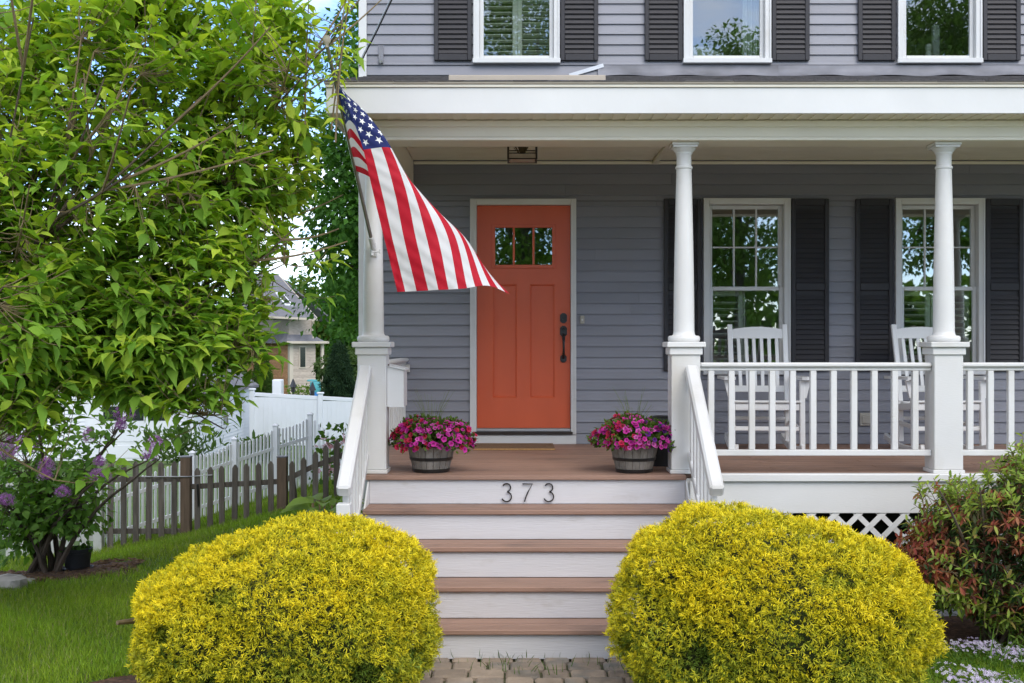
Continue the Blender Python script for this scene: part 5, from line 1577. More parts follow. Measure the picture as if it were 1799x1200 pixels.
def lcluster(px, py, w, h, Y):
    Y = Y - .35; w *= 1.25; h *= 1.25
    c = np.array(W(px, py, Y)); n = int(170 * (w * h / 900) ** .6)
    d = unit(rg.normal(size=(n, 3))); r = rg.uniform(.6, 1.05, n)[:, None]
    p = d * r * np.array((w, w * .8, h)) * Y / F / 2
    p[:, :2] *= (1 - .45 * p[:, 2:3] / (h * Y / F / 2 + 1e-6))
    s = unit(np.cross(d, rg.normal(size=d.shape))); R = np.stack([s, np.cross(d, s), d], 2)
    col = mixcol(n, [(.54, .17, .54), (.70, .36, .70), (.36, .09, .38)], rg, .2)
    v, f, c2 = scatter(fv, ff, p + c, R, rg.uniform(.018, .028, n), col)
    o = obj('flower_cluster', np_mesh('flower_cluster', v, f, 'petal', c2), None, lil); o['kind'] = 'stuff'
for (px, py, w, h, Y) in [(15, 785, 34, 42, 10.1), (40, 772, 22, 20, 10.1), (82, 816, 26, 24, 10.0), (80, 834, 22, 14, 10.0), (172, 834, 34, 18, 10.0), (110, 862, 22, 18, 10.0), (10, 877, 28, 18, 9.9), (220, 722, 32, 28, 9.7), (212, 745, 18, 20, 9.7), (274, 778, 30, 24, 10.2), (262, 797, 24, 20, 10.2), (33, 656, 22, 14, 9.7), (175, 810, 20, 15, 10.2), (57, 783, 16, 20, 10.2), (155, 764, 20, 24, 10.4)]:
    lcluster(px, py, w, h, Y)

# bed under the lilac: mulch, chips, stones, black pot
bx_, by_ = [], []
def patch(name, poly, mat, label, cat, lift):
    c = np.mean(poly, 0); V = []; Fc = []
    rings = 7; n = len(poly)
    for j in range(rings + 1):
        t = j / rings
        for p in poly:
            q = c + (np.array(p) - c) * t * (1 + .03 * math.sin(7 * p[0] + 5 * p[1]))
            V.append((q[0], q[1], gz(q[0], q[1]) + lift * min(1, (1 - t) * 5) + .004))
    for j in range(rings):
        for i in range(n): Fc.append((j * n + i, (j + 1) * n + i, (j + 1) * n + (i + 1) % n, j * n + (i + 1) % n))
    mb = MB(); mb.add(V, Fc); o = obj(name, mb, mat, None, smooth=True); tag(o, label, cat, kind='structure'); return o
def blob(cx, cy, rx, ry, n=28, jit=.08):
    return [(cx + rx * (1 + rng.uniform(-jit, jit)) * math.cos(2 * PI * k / n), cy + ry * (1 + rng.uniform(-jit, jit)) * math.sin(2 * PI * k / n)) for k in range(n)]
patch('mulch_bed', blob(-4.55, 10.35, 1.35, .78), 'mulch', 'brown bark mulch under the lilac shrub', 'mulch', .03)
patch('mulch_bed', blob(3.75, 8.0, 1.6, .55), 'mulch', 'reddish bark mulch under the red and green shrub', 'mulch', .02)
patch('mulch_bed', blob(-1.75, 6.3, .95, .8), 'mulch', 'dark mulch under the left golden shrub', 'mulch', .015)
patch('mulch_bed', blob(2.0, 6.4, 1.0, .85), 'mulch', 'dark mulch under the right golden shrub', 'mulch', .015)
cv = np.array([(-.5, -.22, 0), (.5, -.18, 0), (.45, .2, 0), (-.42, .24, 0), (-.45, -.2, .12), (.46, -.15, .14), (.4, .17, .12), (-.4, .2, .13)]); cf = np.array([(4, 5, 6, 7), (0, 1, 5, 4), (1, 2, 6, 5), (2, 3, 7, 6), (3, 0, 4, 7)])
n = 900
q = unit(rng.normal(size=(n, 2))) * np.sqrt(rng.uniform(0, 1, n))[:, None]
pos = np.zeros((n, 3)); pos[:, 0] = -4.5 + q[:, 0] * 1.3; pos[:, 1] = 10.3 + q[:, 1] * .74; pos[:, 2] = ground_z(pos[:, 0], pos[:, 1]) + .03
v, f, c = scatter(cv, cf, pos, frames(np.concatenate([unit(rng.normal(size=(n, 2))), rng.normal(size=(n, 1)) * .25], 1), unit(np.array((0, 0, 1.)) + rng.normal(size=(n, 3)) * .2)), rng.uniform(.03, .075, n), mixcol(n, [(.20, .12, .08), (.10, .055, .035), (.30, .2, .13)], rng))
o = obj('bark_chips', np_mesh('bark_chips', v, f, 'leaf_far', c)); tag(o, 'brown bark chips scattered under the lilac', 'mulch', kind='stuff')
def stone(X, Y, sx_, sy_, sz_, label, seed):
    rr = np.random.default_rng(seed)
    d = []
    mb = MB(); nu, nv = 10, 6
    V = []
    for j in range(nv + 1):
        th = PI * j / nv
        for i in range(nu):
            a = 2 * PI * i / nu; p = np.array((math.sin(th) * math.cos(a), math.sin(th) * math.sin(a), math.cos(th)))
            p = np.sign(p) * np.abs(p) ** .7 * (1 + rr.uniform(-.10, .10)); V.append((X + p[0] * sx_, Y + p[1] * sy_, gz(X, Y) + sz_ * .5 + p[2] * sz_))
    Fc = [(j * nu + i, (j + 1) * nu + i, (j + 1) * nu + (i + 1) % nu, j * nu + (i + 1) % nu) for j in range(nv) for i in range(nu)]
    mb.add(V, Fc); o = obj('edging_stone', mb, 'stone', None); tag(o, label, 'stone', 'stones edging the lilac bed')
stone(wx(15, 9.45), 9.45, .15, .12, .075, 'largest grey stone at the left edge of the lilac bed', 1)
stone(wx(52, 9.72), 9.72, .06, .05, .03, 'small grey stone right of the largest bed stone', 2)
stone(wx(8, 9.75), 9.75, .10, .08, .04, 'flat grey stone behind the largest bed stone', 3)
pX, pY = wx(136, 10.35), 10.35
pot = thing('black_pot', 'black plastic plant pot on a saucer under the lilac', 'pot', (pX, pY, gz(pX, pY)))
obj('pot_body', MB().lathe([(.09, .02), (.10, .022), (.118, .15), (.124, .152), (.126, .185), (.118, .187), (.112, .165), (.02, .16)], (pX, pY, gz(pX, pY) + .03), 28), 'pot_black', pot, smooth=True)
obj('saucer', MB().lathe([(.10, .0), (.128, .004), (.134, .022), (.128, .022), (.12, .01), (.02, .008)], (pX, pY, gz(pX, pY) + .03), 28), 'pot_black', pot, smooth=True)
hn = 60
hp = np.array((pX, pY, gz(pX, pY) + .21)) + rng.normal(size=(hn, 3)) * (.06, .05, .02)
foliage('sprouts', HEART, hp, frames(rng.normal(size=(hn, 3)) + (0, 0, .5), unit(rng.normal(size=(hn, 3)))), rng.uniform(.03, .05, hn), mixcol(hn, [(.06, .13, .03), (.09, .17, .03)], rng), 'leaf', pot)

# ---- golden thread cypress mounds
def sprig():
    v, f = [], []
    def ribbon(pts, w):
        o = len(v); pts = np.array(pts)
        for i, p in enumerate(pts):
            ww = w * (1 - .6 * i / (len(pts) - 1)); v.append(p + (-ww, 0, 0)); v.append(p + (ww, 0, ww * .6))
        for i in range(len(pts) - 1):
            a = o + 2 * i; f.append((a, a + 1, a + 3)); f.append((a, a + 3, a + 2))
    ribbon([(0, 0, 0), (.02, .55, .16), (.14, .82, -.06)], .062)
    ribbon([(0, .2, .03), (.24, .46, .16), (.36, .5, -.04)], .058)
    ribbon([(0, .35, .03), (-.24, .6, .14), (-.36, .66, -.06)], .058)
    return np.array(v), np.array(f)
SPR = sprig()
def golden(c, rad, label, seed, n, tilt=0.0):
    rg = np.random.default_rng(seed)
    t = thing('golden_shrub', label, 'shrub', (c[0], c[1], 0), 'clipped golden shrubs flanking the steps')
    c = np.array(c); rad = np.array(rad)
    ph = rg.uniform(0, 6.28, 12)
    def lump(d):
        return 1 + .030 * np.sin(d[:, 0] * 5 + ph[0] + 2 * d[:, 2]) + .028 * np.sin(d[:, 1] * 6 + ph[1]) + .022 * np.sin(d[:, 2] * 9 + d[:, 0] * 7 + ph[2]) + .022 * np.sin(d[:, 0] * 13 + 3 * d[:, 1] + ph[10]) * np.sin(d[:, 2] * 11 + ph[11]) + .016 * np.sin(d[:, 0] * 17 + ph[3]) * np.sin(d[:, 1] * 15 + d[:, 2] * 13 + ph[4])
    def shape(d, r):
        # squarish dome, flatter underneath
        e = np.sign(d) * np.abs(d) ** .84
        p = e * rad * (r * lump(d))[:, None]
        p[:, 2] += tilt * p[:, 0] * np.clip(.4 + e[:, 2], 0, 1)
        return p + c
    d = unit(rg.normal(size=(n, 3))); d = d[(d[:, 2] > -.86) & (d[:, 1] < .48)]
    n = len(d)
    # tufts: the sprigs sit in fist-sized bunches with dark seams between
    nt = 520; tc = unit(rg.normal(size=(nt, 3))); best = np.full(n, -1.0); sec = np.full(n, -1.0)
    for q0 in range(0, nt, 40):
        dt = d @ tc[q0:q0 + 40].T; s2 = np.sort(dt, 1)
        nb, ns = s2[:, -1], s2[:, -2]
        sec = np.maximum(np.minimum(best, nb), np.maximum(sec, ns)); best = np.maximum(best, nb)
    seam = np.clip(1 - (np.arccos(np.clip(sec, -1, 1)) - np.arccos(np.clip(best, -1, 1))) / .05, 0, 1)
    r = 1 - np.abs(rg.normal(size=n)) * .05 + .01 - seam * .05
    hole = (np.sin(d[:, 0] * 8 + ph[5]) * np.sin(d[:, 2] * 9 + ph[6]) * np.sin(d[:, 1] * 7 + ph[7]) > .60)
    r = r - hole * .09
    pos = shape(d, r)
    pos[:, 2] = np.maximum(pos[:, 2], .03)
    nrm = unit(d / rad)
    out = nrm * .8 + rg.normal(size=nrm.shape) * .7 + np.array((0, 0, .05))
    R = frames(out, unit(rg.normal(size=nrm.shape)))
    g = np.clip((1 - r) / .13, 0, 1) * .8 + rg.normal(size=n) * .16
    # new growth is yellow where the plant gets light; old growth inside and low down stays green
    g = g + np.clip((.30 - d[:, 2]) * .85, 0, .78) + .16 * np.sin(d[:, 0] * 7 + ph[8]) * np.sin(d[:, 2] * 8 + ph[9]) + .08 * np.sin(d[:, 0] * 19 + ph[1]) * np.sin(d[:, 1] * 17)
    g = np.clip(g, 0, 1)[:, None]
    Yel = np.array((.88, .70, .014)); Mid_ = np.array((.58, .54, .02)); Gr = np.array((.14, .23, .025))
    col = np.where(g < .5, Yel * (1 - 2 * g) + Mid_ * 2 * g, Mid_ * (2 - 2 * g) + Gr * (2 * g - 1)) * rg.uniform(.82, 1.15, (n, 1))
    ty = np.clip(SPR[0][:, 1] * 1.7 + .12, 0, 1)
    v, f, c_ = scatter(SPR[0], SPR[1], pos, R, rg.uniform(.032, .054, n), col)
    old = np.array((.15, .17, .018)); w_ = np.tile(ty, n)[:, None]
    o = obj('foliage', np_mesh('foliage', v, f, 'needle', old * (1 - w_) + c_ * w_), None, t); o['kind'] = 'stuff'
    # solid dark core: inner shade put into its colour, closes the gaps
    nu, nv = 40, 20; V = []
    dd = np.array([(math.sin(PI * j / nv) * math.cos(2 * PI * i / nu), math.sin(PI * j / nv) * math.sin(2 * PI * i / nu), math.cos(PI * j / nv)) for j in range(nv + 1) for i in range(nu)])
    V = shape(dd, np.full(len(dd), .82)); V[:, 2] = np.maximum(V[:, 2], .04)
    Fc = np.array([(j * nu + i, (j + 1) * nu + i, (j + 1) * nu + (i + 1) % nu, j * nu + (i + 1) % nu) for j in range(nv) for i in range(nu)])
    obj('dark_core', np_mesh('dark_core', V, Fc, 'shrub_core', None, True), None, t)
    obj('stem', MB().tube([(c[0], c[1], -.05), (c[0], c[1], .3)], [.05, .04], 8), 'bark', t)
    return t
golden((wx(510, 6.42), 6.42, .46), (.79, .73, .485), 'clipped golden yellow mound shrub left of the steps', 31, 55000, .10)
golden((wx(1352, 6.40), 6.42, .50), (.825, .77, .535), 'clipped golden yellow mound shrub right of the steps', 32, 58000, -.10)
tgx = obj('broken_twig', MB().tube([W(206, 1094, 6.3), W(236, 1091, 6.4)], [.012, .016], 7), 'twig', None); tag(tgx, 'short cut stick poking from the left golden shrub', 'stick')

# ---- red and green shrub at right
rg = np.random.default_rng(77)
RB = np.array((3.12, 7.55, 0.0))
red = thing('red_green_shrub', 'evergreen shrub with rusty red and pale green leaves at right', 'shrub', tuple(RB))
ELL = leaf_template([(0, 0), (.3, .145), (.68, .14), (1, 0)], .15, .15)
for k in range(16):
    e = RB + np.array((rg.uniform(-.75, .9), rg.uniform(-.5, .5), rg.uniform(.5, 1.2))); b = RB + np.array((rg.uniform(-.2, .25), rg.uniform(-.12, .12), -.03)); m = (b + e) / 2 + np.array((-(e[0] - b[0]) * .2, 0, .1))
    mb_obj('stem', MB().tube([tuple(p) for p in curve_np(b, m, e, 8)], list(np.linspace(.016, .005, 8)), 5), 'bark', red)
n = 3500    # whorls
d = unit(rg.normal(size=(n, 3))); r = rg.uniform(.45, 1.0, n) ** .5
lump = 1 + .10 * np.sin(d[:, 0] * 5 + 1) + .09 * np.sin(d[:, 2] * 7 + d[:, 0] * 4) + .06 * np.sin(d[:, 1] * 9)
wc = np.array((3.30, 7.6, .60)) + d * (r * lump)[:, None] * np.array((.80, .60, .57))
wc = wc[wc[:, 2] > .05]; d = d[: len(wc)] if False else unit((wc - np.array((3.30, 7.6, .60))) / np.array((.80, .60, .57)))
n = len(wc)
hz = (wc[:, 2] - .1) / 1.2
nz_ = np.sin(wc[:, 0] * 6.5 + 1.2) * np.sin(wc[:, 2] * 7 + .5) + .6 * np.sin(wc[:, 0] * 13 + wc[:, 2] * 9)
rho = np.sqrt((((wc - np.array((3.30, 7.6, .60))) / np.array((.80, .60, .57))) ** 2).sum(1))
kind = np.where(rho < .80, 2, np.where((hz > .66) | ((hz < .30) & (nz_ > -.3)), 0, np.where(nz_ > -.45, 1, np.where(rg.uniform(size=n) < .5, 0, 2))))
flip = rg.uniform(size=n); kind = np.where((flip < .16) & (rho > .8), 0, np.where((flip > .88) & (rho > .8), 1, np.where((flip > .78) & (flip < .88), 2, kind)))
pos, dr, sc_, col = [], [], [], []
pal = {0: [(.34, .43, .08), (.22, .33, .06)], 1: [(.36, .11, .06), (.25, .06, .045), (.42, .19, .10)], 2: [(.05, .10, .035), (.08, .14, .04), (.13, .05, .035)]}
tw = MB()
for i in range(n):
    ax = unit((d[i] + np.array((0, -.1, .5)) + rg.normal(size=3) * .3)[None])[0]
    sd = unit(np.cross(ax, (.3, .5, .2))[None])[0]; up_ = np.cross(sd, ax)
    m = 7 if kind[i] != 1 else 8
    L = rg.uniform(.04, .12) if kind[i] == 0 else .03
    tw.tube([tuple(wc[i] - ax * .12), tuple(wc[i] + ax * L)], [.003, .0018], 4, cap=False)
    for k in range(m):
        phi = k * 2.4 + rg.uniform(-.3, .3); o = sd * math.cos(phi) + up_ * math.sin(phi)
        pos.append(wc[i] + ax * L * k / m); dr.append(o + ax * (.5 if kind[i] == 0 else .2) + np.array((0, 0, -.15 if kind[i] else .1)))
        sc_.append(rg.uniform(.042, .068)); p_ = pal[int(kind[i])]; col.append(np.array(p_[rg.integers(len(p_))]) * rg.uniform(.8, 1.25))
mb_obj('twigs', tw, 'twig', red, 'stuff')
pos = np.array(pos); dr = np.array(dr)
foliage('leaves', ELL, pos, frames(dr, unit(np.array((0, 0, 1.)) + rg.normal(size=pos.shape) * .3)), np.array(sc_), np.array(col), 'leaf', red, single=200, smooth=True)
# tall sprays at the top
# ---- grass
BL = (np.array([(-.5, 0, 0), (.5, 0, 0), (-.38, .55, .12), (.38, .55, .12), (0, 1, .42)]), np.array([(0, 1, 3), (0, 3, 2), (2, 3, 4)]))
def grass(n, x0, x1, y0, y1, h0, h1, w, rg, cols, mask=None):
    x = rg.uniform(x0, x1, n); y = rg.uniform(y0, y1, n)
    if mask is not None: k = mask(x, y); x, y = x[k], y[k]; n = len(x)
    tuft = .5 + .5 * np.sin(x * 3.1 + np.sin(y * 2.3)) * np.sin(y * 3.7 + x)
    pos = np.stack([x, y, ground_z(x, y) - .004], 1)
    up = np.stack([rg.normal(size=n) * .35, rg.normal(size=n) * .35, np.ones(n)], 1)
    R = frames(up, unit(rg.normal(size=(n, 3))))
    h = rg.uniform(h0, h1, n) * (.8 + .4 * tuft)
    tv = BL[0].copy(); R2 = R.copy(); R2[:, :, 0] *= (w / h)[:, None]
    patch_ = .5 + .5 * np.sin(x * 1.3 + 2 * np.sin(y * .9)) * np.sin(y * 1.9 + np.sin(x * 2.2))
    col = mixcol(n, cols, rg, .25) * (.75 + .4 * tuft)[:, None] * (1 + patch_[:, None] * np.array((.35, .12, .3)))
    dry = rg.uniform(size=n) < .05; col[dry] = (.34, .31, .15)
    return scatter(tv, BL[1], pos, R2, h, col)
rg = np.random.default_rng(3)
gcols = [(.16, .29, .018), (.25, .38, .025), (.10, .21, .016)]
def in_bed(x, y): return ~((((x + 4.55) / 1.3) ** 2 + ((y - 10.35) / .74) ** 2 < 1) | (((x + 1.75) / .9) ** 2 + ((y - 6.3) / .76) ** 2 < 1))
parts = [grass(88000, -4.9, -1.08, 6.3, 9.6, .035, .075, .0042, rg, gcols, in_bed), grass(36000, -5.2, -1.2, 9.6, 12.6, .035, .07, .005, rg, gcols, in_bed), grass(24000, -4.6, -1.46, 12.6, 18, .04, .09, .008, rg, [(.12, .23, .018), (.16, .28, .02)])]
off = 0; VV, FF, CC = [], [], []
for v, f, c in parts: VV.append(v); FF.append(f + off); CC.append(c); off += len(v)
o = obj('grass', np_mesh('grass', np.concatenate(VV), np.concatenate(FF), 'blade', np.concatenate(CC))); tag(o, 'short green grass of the lawn at left', 'grass', kind='stuff')
v, f, c = grass(15000, 2.2, 4.0, 6.0, 7.55, .05, .11, .004, rg, [(.15, .29, .02), (.24, .38, .03)])
o = obj('grass', np_mesh('grass', v, f, 'blade', c)); tag(o, 'bright green grass among the pale phlox at right', 'grass', kind='stuff')
# grass tufts along the bottom riser and in the paver joints
x = np.concatenate([rg.normal(-.05, .12, 60), rg.normal(.72, .09, 60), rg.uniform(-.9, 1.2, 60)]); y = np.where(rg.uniform(size=180) < .4, 7.27, rg.uniform(6.9, 7.2, 180))
pos = np.stack([x, y, np.full(180, .02)], 1); R = frames(np.stack([rg.normal(size=180) * .3, rg.normal(size=180) * .3, np.ones(180)], 1), unit(rg.normal(size=(180, 3)))); R[:, :, 0] *= .07
v, f, c = scatter(BL[0], BL[1], pos, R, rg.uniform(.03, .085, 180), mixcol(180, [(.10, .18, .03), (.06, .13, .02)], rg))
o = obj('grass', np_mesh('grass', v, f, 'blade', c)); tag(o, 'thin grass tufts growing in the paver joints', 'grass', kind='stuff')
# moss and seedlings in joints
# long blades at right
n = 90
LBv = []; 
x = rg.uniform(2.75, 3.7, n); y = rg.uniform(6.85, 7.3, n)
tw = []
tv = np.array([(-.5, 0, 0), (.5, 0, 0), (-.5, .4, .03), (.5, .4, .03), (-.35, .75, .18), (.35, .75, .18), (0, 1.0, .42)]); tf = np.array([(0, 1, 3), (0, 3, 2), (2, 3, 5), (2, 5, 4), (4, 5, 6)])
pos = np.stack([x, y, np.zeros(n)], 1); R = frames(np.stack([rg.normal(size=n) * .4, rg.normal(size=n) * .3, np.ones(n)], 1), unit(rg.normal(size=(n, 3)))); h = rg.uniform(.16, .34, n); R[:, :, 0] *= (.007 / h)[:, None]
v, f, c = scatter(tv, tf, pos, R, h, mixcol(n, [(.12, .22, .03), (.08, .17, .025)], rg))
o = obj('long_grass', np_mesh('long_grass', v, f, 'blade', c)); tag(o, 'long arching grass blades below the red shrub', 'grass', kind='stuff')
# ---- phlox
n = 6800
x = rg.uniform(2.3, 4.1, n); y = rg.uniform(5.9, 7.35, n)
k = (np.sin(x * 5 + 1) * np.sin(y * 7) + .5 * np.sin(x * 11 + y * 9) + rg.normal(size=n) * .35 + (x - 2.9) * .5) > .05
x, y = x[k], y[k]; n = len(x)
pos = np.stack([x, y, .075 + .035 * np.sin(x * 6) * np.sin(y * 5) + rg.uniform(-.02, .03, n)], 1)
nrm = unit(np.stack([rg.normal(size=n) * .4, rg.normal(size=n) * .4 - .35, np.ones(n)], 1)); s = unit(np.cross(nrm, rg.normal(size=(n, 3))))
q = 5; phv = [(0, 0, 0)]; phf = []
for k5 in range(5):
    a = 2 * PI * k5 / 5
    for da, rr in ((-.38, .4), (-.2, .52), (.2, .52), (.38, .4)): phv.append((rr * math.cos(a + da), rr * math.sin(a + da), .06))
    b = 1 + 4 * k5; phf += [(0, b, b + 1), (0, b + 1, b + 2), (0, b + 2, b + 3)]
v, f, c = scatter(phv, phf, pos, np.stack([s, np.cross(nrm, s), nrm], 2), rg.uniform(.017, .026, n), mixcol(n, [(.66, .60, .74), (.76, .74, .79), (.52, .42, .66)], rg, .08))
phx = thing('phlox_patch', 'low carpet of pale lavender and white phlox at lower right', 'flowers', (3.1, 6.7, 0))
o = obj('flowers', np_mesh('flowers', v, f, 'petal', c), None, phx); o['kind'] = 'stuff'
n = 7000
x = rg.uniform(2.35, 4.1, n); y = rg.uniform(5.9, 7.3, n); pos = np.stack([x, y, rg.uniform(.01, .085, n)], 1)
foliage('foliage', LEAF_SMALL, pos, frames(np.stack([rg.normal(size=n), rg.normal(size=n), rg.uniform(.2, 1.4, n)], 1), unit(rg.normal(size=(n, 3)))), rg.uniform(.018, .035, n), mixcol(n, [(.07, .15, .02), (.11, .20, .03)], rg), 'leaf', phx)

# ---- hosta by the left handrail
hc = np.array((wx(572, 8.3), 8.3, .0))
hos = thing('hosta_plant', 'pale green broad leaved plant at the foot of left handrail', 'plant', tuple(hc))
HOS = leaf_template([(0, 0), (.12, .22), (.35, .34), (.65, .28), (.88, .1), (1, 0)], .3, .2)
for k in range(16):
    a = k * 2.4; el_ = rg.uniform(.5, 1.2); dr = np.array([(math.cos(a), math.sin(a), el_)])
    tipb = hc + np.array((math.cos(a) * .10, math.sin(a) * .10, .72 + rg.uniform(0, .12)))
    obj('leaf_stalk', MB().tube([tuple(hc + (0, 0, -.02)), tuple((hc + tipb) / 2 + (0, 0, .05)), tuple(tipb)], .006, 5), 'twig', hos)
    R = frames(dr * np.array((1, 1, .3)), np.array([(0, -.3, 1.)])); v, f, c = scatter(HOS[0], HOS[1], tipb[None], R, np.array([rg.uniform(.16, .22)]), np.array([(.20, .30, .06)]) * rg.uniform(.8, 1.1))
    obj('leaf', np_mesh('leaf', v, f, 'leaf', c, True), None, hos)
# ground cover of dark leaves under the left golden shrub's front corner
n = 120; pos = np.stack([rg.uniform(-2.15, -1.75, n), rg.uniform(5.55, 5.95, n), rg.uniform(.03, .12, n)], 1)
gc = thing('groundcover_plant', 'dark leaves at the base of the left golden shrub', 'plant', (-1.95, 5.75, 0))
foliage('leaves', ELL, pos, frames(np.stack([rg.normal(size=n), rg.normal(size=n), rg.uniform(0, 1, n)], 1), unit(np.array((0, 0, 1.)) + rg.normal(size=(n, 3)) * .4)), rg.uniform(.06, .11, n), mixcol(n, [(.03, .06, .03), (.05, .09, .035)], rg), 'leaf', gc)
# pink blossoms behind the wooden fence
n = 160; cpk = np.array((wx(592, 13.4), 13.4, gz(wx(592, 13.4), 13.4)))
pk_ = thing('pink_flower_plant', 'small pink flowering plant behind the wooden fence', 'plant', tuple(cpk))
pos = cpk + np.stack([rg.normal(size=n) * .12, rg.normal(size=n) * .12, rg.uniform(.05, .75, n)], 1)
foliage('leaves', HEART, pos, frames(rg.normal(size=(n, 3)), unit(rg.normal(size=(n, 3)))), rg.uniform(.05, .08, n), mixcol(n, [(.05, .12, .02), (.09, .17, .03)], rg), 'leaf', pk_)
n = 70; pos = cpk + np.stack([rg.normal(size=n) * .10, -.1 + rg.normal(size=n) * .08, rg.choice([.28, .55], n) + rg.normal(size=n) * .05], 1)
v, f, c = scatter(phv, phf, pos, frames(rg.normal(size=(n, 3)) + (0, 0, .4), unit(rg.normal(size=(n, 3)))), rg.uniform(.04, .06, n), mixcol(n, [(.55, .2, .28), (.6, .3, .35)], rg))
o = obj('flowers', np_mesh('flowers', v, f, 'petal', c), None, pk_); o['kind'] = 'stuff'
# weeds by the garage
for (px, py, Y, w, h, lab) in [(460, 762, 38, 1.0, .7, 'leafy green weed clump by the garage corner'), (315, 800, 36, 1.6, 1.0, 'tall wispy grass clump in front of the white garage')]:
    n = 500; c0 = np.array(W(px, py, Y)); c0[2] = gz(c0[0], Y)
    wt = thing('weed_clump', lab, 'weeds', tuple(c0))
    pos = c0 + np.stack([rg.normal(size=n) * w * .35, rg.normal(size=n) * .3, rg.uniform(0, h, n)], 1)
    foliage('leaves', ELL, pos, frames(np.stack([rg.normal(size=n), rg.normal(size=n), rg.uniform(.5, 2, n)], 1), unit(rg.normal(size=(n, 3)))), rg.uniform(.15, .35, n), mixcol(n, [(.06, .12, .03), (.10, .16, .05)], rg), 'leaf_far', wt)

# ---- trees beyond
CL = leaf_template([(0, 0), (.45, .36), (1, 0)], .25, .15)
def far_tree(name, label, x, y, h, cr, ch, n, ls, cols, seed, clumps=40, group=None, trunk_r=.22, low=.25, mat='leaf_far'):
    """trunk, limbs and a crown of leaf clumps"""
    rg = np.random.default_rng(seed)
    z0 = gz(x, y)
    t = thing(name, label, 'tree', (x, y, z0), group)
    mb_obj('trunk', MB().tube([(x, y, z0 - .2), (x + .1, y, z0 + h * .3), (x - .05, y, z0 + h * .75)], [trunk_r, trunk_r * .75, trunk_r * .25], 9), 'dark_bark', t)
    cc = np.array((x, y, z0 + h - ch / 2))
    d = unit(rg.normal(size=(clumps, 3))); r = rg.uniform(.25, 1, clumps) ** .5
    C = cc + d * r[:, None] * np.array((cr, cr, ch / 2)) * .82
    for k in range(min(clumps, 12)):
        s = np.array((x, y, z0 + h * rg.uniform(.25, .6))); m = (s + C[k]) / 2 + (0, 0, -.2)
        mb_obj('limb', MB().tube([tuple(p) for p in curve_np(s, m, C[k], 6)], list(np.linspace(trunk_r * .35, .03, 6)), 5), 'dark_bark', t)
    ci = rg.integers(0, clumps, n)
    dd = unit(rg.normal(size=(n, 3))); rr = rg.uniform(.3, 1, n) ** .6
    cs = rg.uniform(.20, .34, clumps) * cr
    pos = C[ci] + dd * (rr * cs[ci])[:, None] * np.array((1.15, 1.15, .8))
    dirn = dd + rg.normal(size=dd.shape) * .5 + np.array((0, 0, -.4))
    tone = rg.uniform(.8, 1.2, clumps)
    col = mixcol(n, cols, rg) * tone[ci][:, None]
    foliage('crown', CL, pos, frames(dirn, unit(dd * .6 + np.array((0, 0, .9)) + rg.normal(size=dd.shape) * .4)), rg.uniform(.7, 1.3, n) * ls, col, mat, t)
    return t
DK = [(.055, .15, .025), (.085, .20, .03), (.035, .105, .02)]
LT = [(.11, .17, .03), (.16, .21, .04), (.07, .13, .028)]
far_tree('maple_tree', 'big dark green maple towering behind the house corner', -2.1, 33, 13.5, 4.3, 12.6, 52000, .17, DK, 101, 150, trunk_r=.3)
far_tree('maple_tree', 'large dark green tree right of the skylight, beyond the tan house', -10.2, 90, 12.5, 4.6, 11.5, 9000, .45, DK, 102, 60)
far_tree('yellow_green_tree', 'yellow green tree above the tan house roof', -17.3, 98, 10.0, 5.0, 9.0, 10000, .45, LT, 103, 60)
far_tree('yellow_green_tree', 'pale green tree behind the power lines', -13.0, 120, 9.5, 5.0, 9.2, 8000, .55, LT, 104, 60)
far_tree('background_tree', 'mid green tree behind the white garage roof', -21, 70, 7.0, 4.0, 6.0, 7000, .45, [(.05, .11, .02), (.08, .15, .03)], 105, 50)
far_tree('background_tree', 'mid green tree left of the garage, behind the dogwood', -30, 75, 9.0, 5.0, 8.0, 7000, .5, [(.05, .11, .02), (.08, .15, .03)], 106, 50)
far_tree('background_tree', 'low bushy tree between the tan house and the house corner', -8.6, 64, 4.6, 2.0, 4.4, 9000, .25, [(.06, .11, .03), (.10, .15, .05), (.04, .08, .02)], 107, 40)
far_tree('background_bush', 'light bush behind the teal barrel', -9.6, 66, 2.5, 1.4, 2.4, 6000, .2, [(.13, .17, .07), (.09, .13, .04)], 108, 25, trunk_r=.06)
# conifers
def conifer(name, label, x, y, h, r, n, ls, cols, seed, col_like=False):
    rg = np.random.default_rng(seed); z0 = gz(x, y)
    t = thing(name, label, 'tree', (x, y, z0))
    mb_obj('trunk', MB().tube([(x, y, z0 - .1), (x, y, z0 + h * .95)], [.08, .02], 7), 'dark_bark', t)
    u = rg.uniform(0, 1, n); a = rg.uniform(0, 2 * PI, n)
    if col_like: rad = r * np.clip(1.25 * np.sin(PI * np.clip(.18 + .82 * u, 0, 1)) , .05, 1)
    else:
        tier = .72 + .28 * (1 - (u * 11) % 1)
        rad = r * (1 - u) ** .85 * tier * (.8 + .35 * np.sin(a * 5 + np.floor(u * 11) * 1.7))
    q = rg.uniform(.35, 1.05, n) ** .6
    pos = np.stack([x + rad * q * np.cos(a), y + rad * q * np.sin(a), z0 + .05 + u * h], 1)
    d = np.stack([np.cos(a), np.sin(a), np.full(n, 1.2 if col_like else -.25)], 1) + rg.normal(size=(n, 3)) * .3
    foliage('crown', SPR, pos, frames(d, unit(rg.normal(size=(n, 3)))), rg.uniform(.7, 1.3, n) * ls, mixcol(n, cols, rg), 'leaf_far', t)
conifer('spruce_tree', 'dark pointed conifer beyond the white fence by the porch post', wx(596, 52), 52, 4.1, 1.35, 9000, .28, [(.018, .045, .022), (.035, .07, .03)], 201)
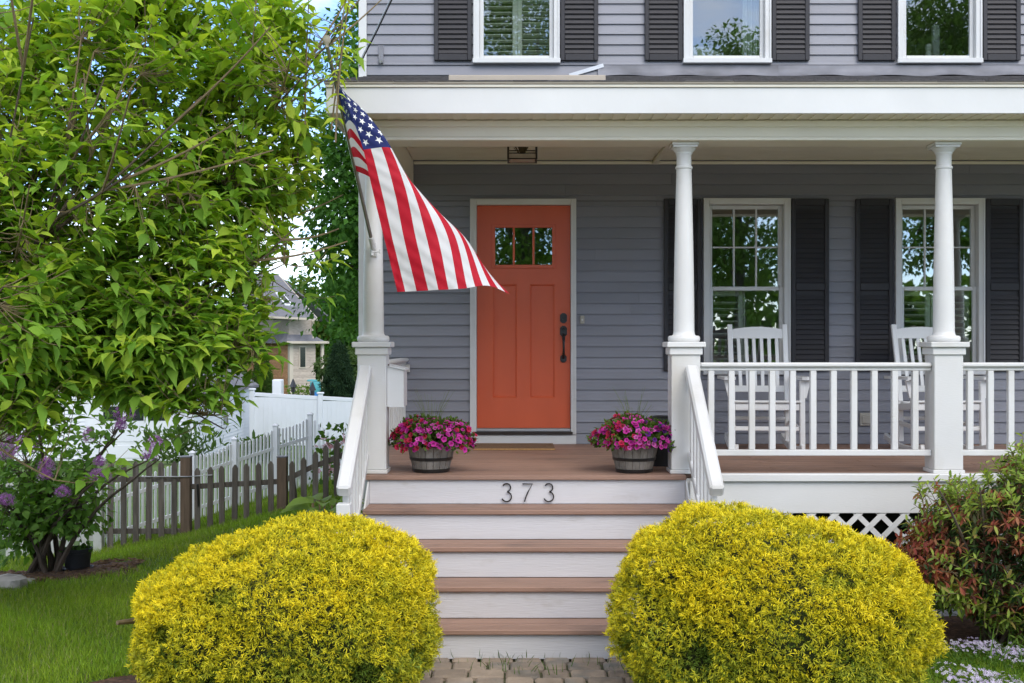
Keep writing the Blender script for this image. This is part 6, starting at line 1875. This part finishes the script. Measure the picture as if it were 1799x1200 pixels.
conifer('arborvitae_tree', 'narrow green columnar evergreen at the tan house wall', wx(461, 54), 54, 3.9, .42, 7000, .18, [(.05, .11, .02), (.08, .15, .025)], 202, True)
c0 = W(530, 690, 62); n = 900
hg = thing('garden_hedge', 'low bright green hedge under the tan house window', 'hedge', (c0.x, 62, gz(c0.x, 62)))
pos = np.stack([c0.x + rg.uniform(-.75, .75, n), 62 + rg.normal(size=n) * .3, gz(c0.x, 62) + rg.uniform(0, c0.z - gz(c0.x, 62) + .38, n)], 1)
foliage('leaves', CL, pos, frames(rg.normal(size=(n, 3)), unit(rg.normal(size=(n, 3)))), rg.uniform(.10, .2, n), mixcol(n, [(.10, .18, .025), (.14, .22, .03)], rg), 'leaf_far', hg)
# trees across the street, behind the viewer: they stand in the window reflections
for i, (x, y, h, cr, lab) in enumerate([(0.3, -22, 18, 3.4, 'street tree across the road opposite the door'), (8.2, -22, 14.5, 3.4, 'street tree across the road opposite the first window'), (15.8, -21, 18, 3.4, 'street tree across the road opposite the second window')]):
    far_tree('street_tree', lab, x, y, h, cr, h * .88, 20000, .18, [(.10, .22, .03), (.17, .30, .05)], 300 + i, 110, 'street trees across the road')
# clipped hedge across the street
n = 9000
pos = np.stack([rg.uniform(-25, 40, n), -27 + rg.normal(size=n) * .6, rg.uniform(0, 1, n) ** .8], 1); pos[:, 2] *= 4.6 + .5 * np.sin(pos[:, 0]) + .4 * np.sin(pos[:, 0] * 2.7)
v, f, c = scatter(CL[0], CL[1], pos, frames(rg.normal(size=(n, 3)), unit(rg.normal(size=(n, 3)))), rg.uniform(.45, .8, n), mixcol(n, [(.12, .24, .04), (.18, .32, .05)], rg))
o = obj('hedgerow', np_mesh('hedgerow', v, f, 'leaf_far', c)); tag(o, 'green hedgerow across the street', 'hedge', kind='stuff')
# a far wood closing the horizon
n = 16000
ang = rg.uniform(math.radians(60), math.radians(150), n); rad = rg.uniform(150, 190, n)
hh = 5 + 2.2 * np.sin(ang * 40) + 1.4 * np.sin(ang * 91 + 1)
pos = np.stack([rad * np.cos(ang), rad * np.sin(ang), -2.1 + rg.uniform(0, 1, n) ** .8 * hh], 1)
v, f, c = scatter(CL[0], CL[1], pos, frames(rg.normal(size=(n, 3)), unit(rg.normal(size=(n, 3)))), rg.uniform(1.0, 2.2, n), mixcol(n, [(.05, .10, .025), (.08, .13, .03)], rg))
o = obj('far_wood', np_mesh('far_wood', v, f, 'leaf_far', c)); tag(o, 'distant line of green woodland', 'woodland', kind='stuff')
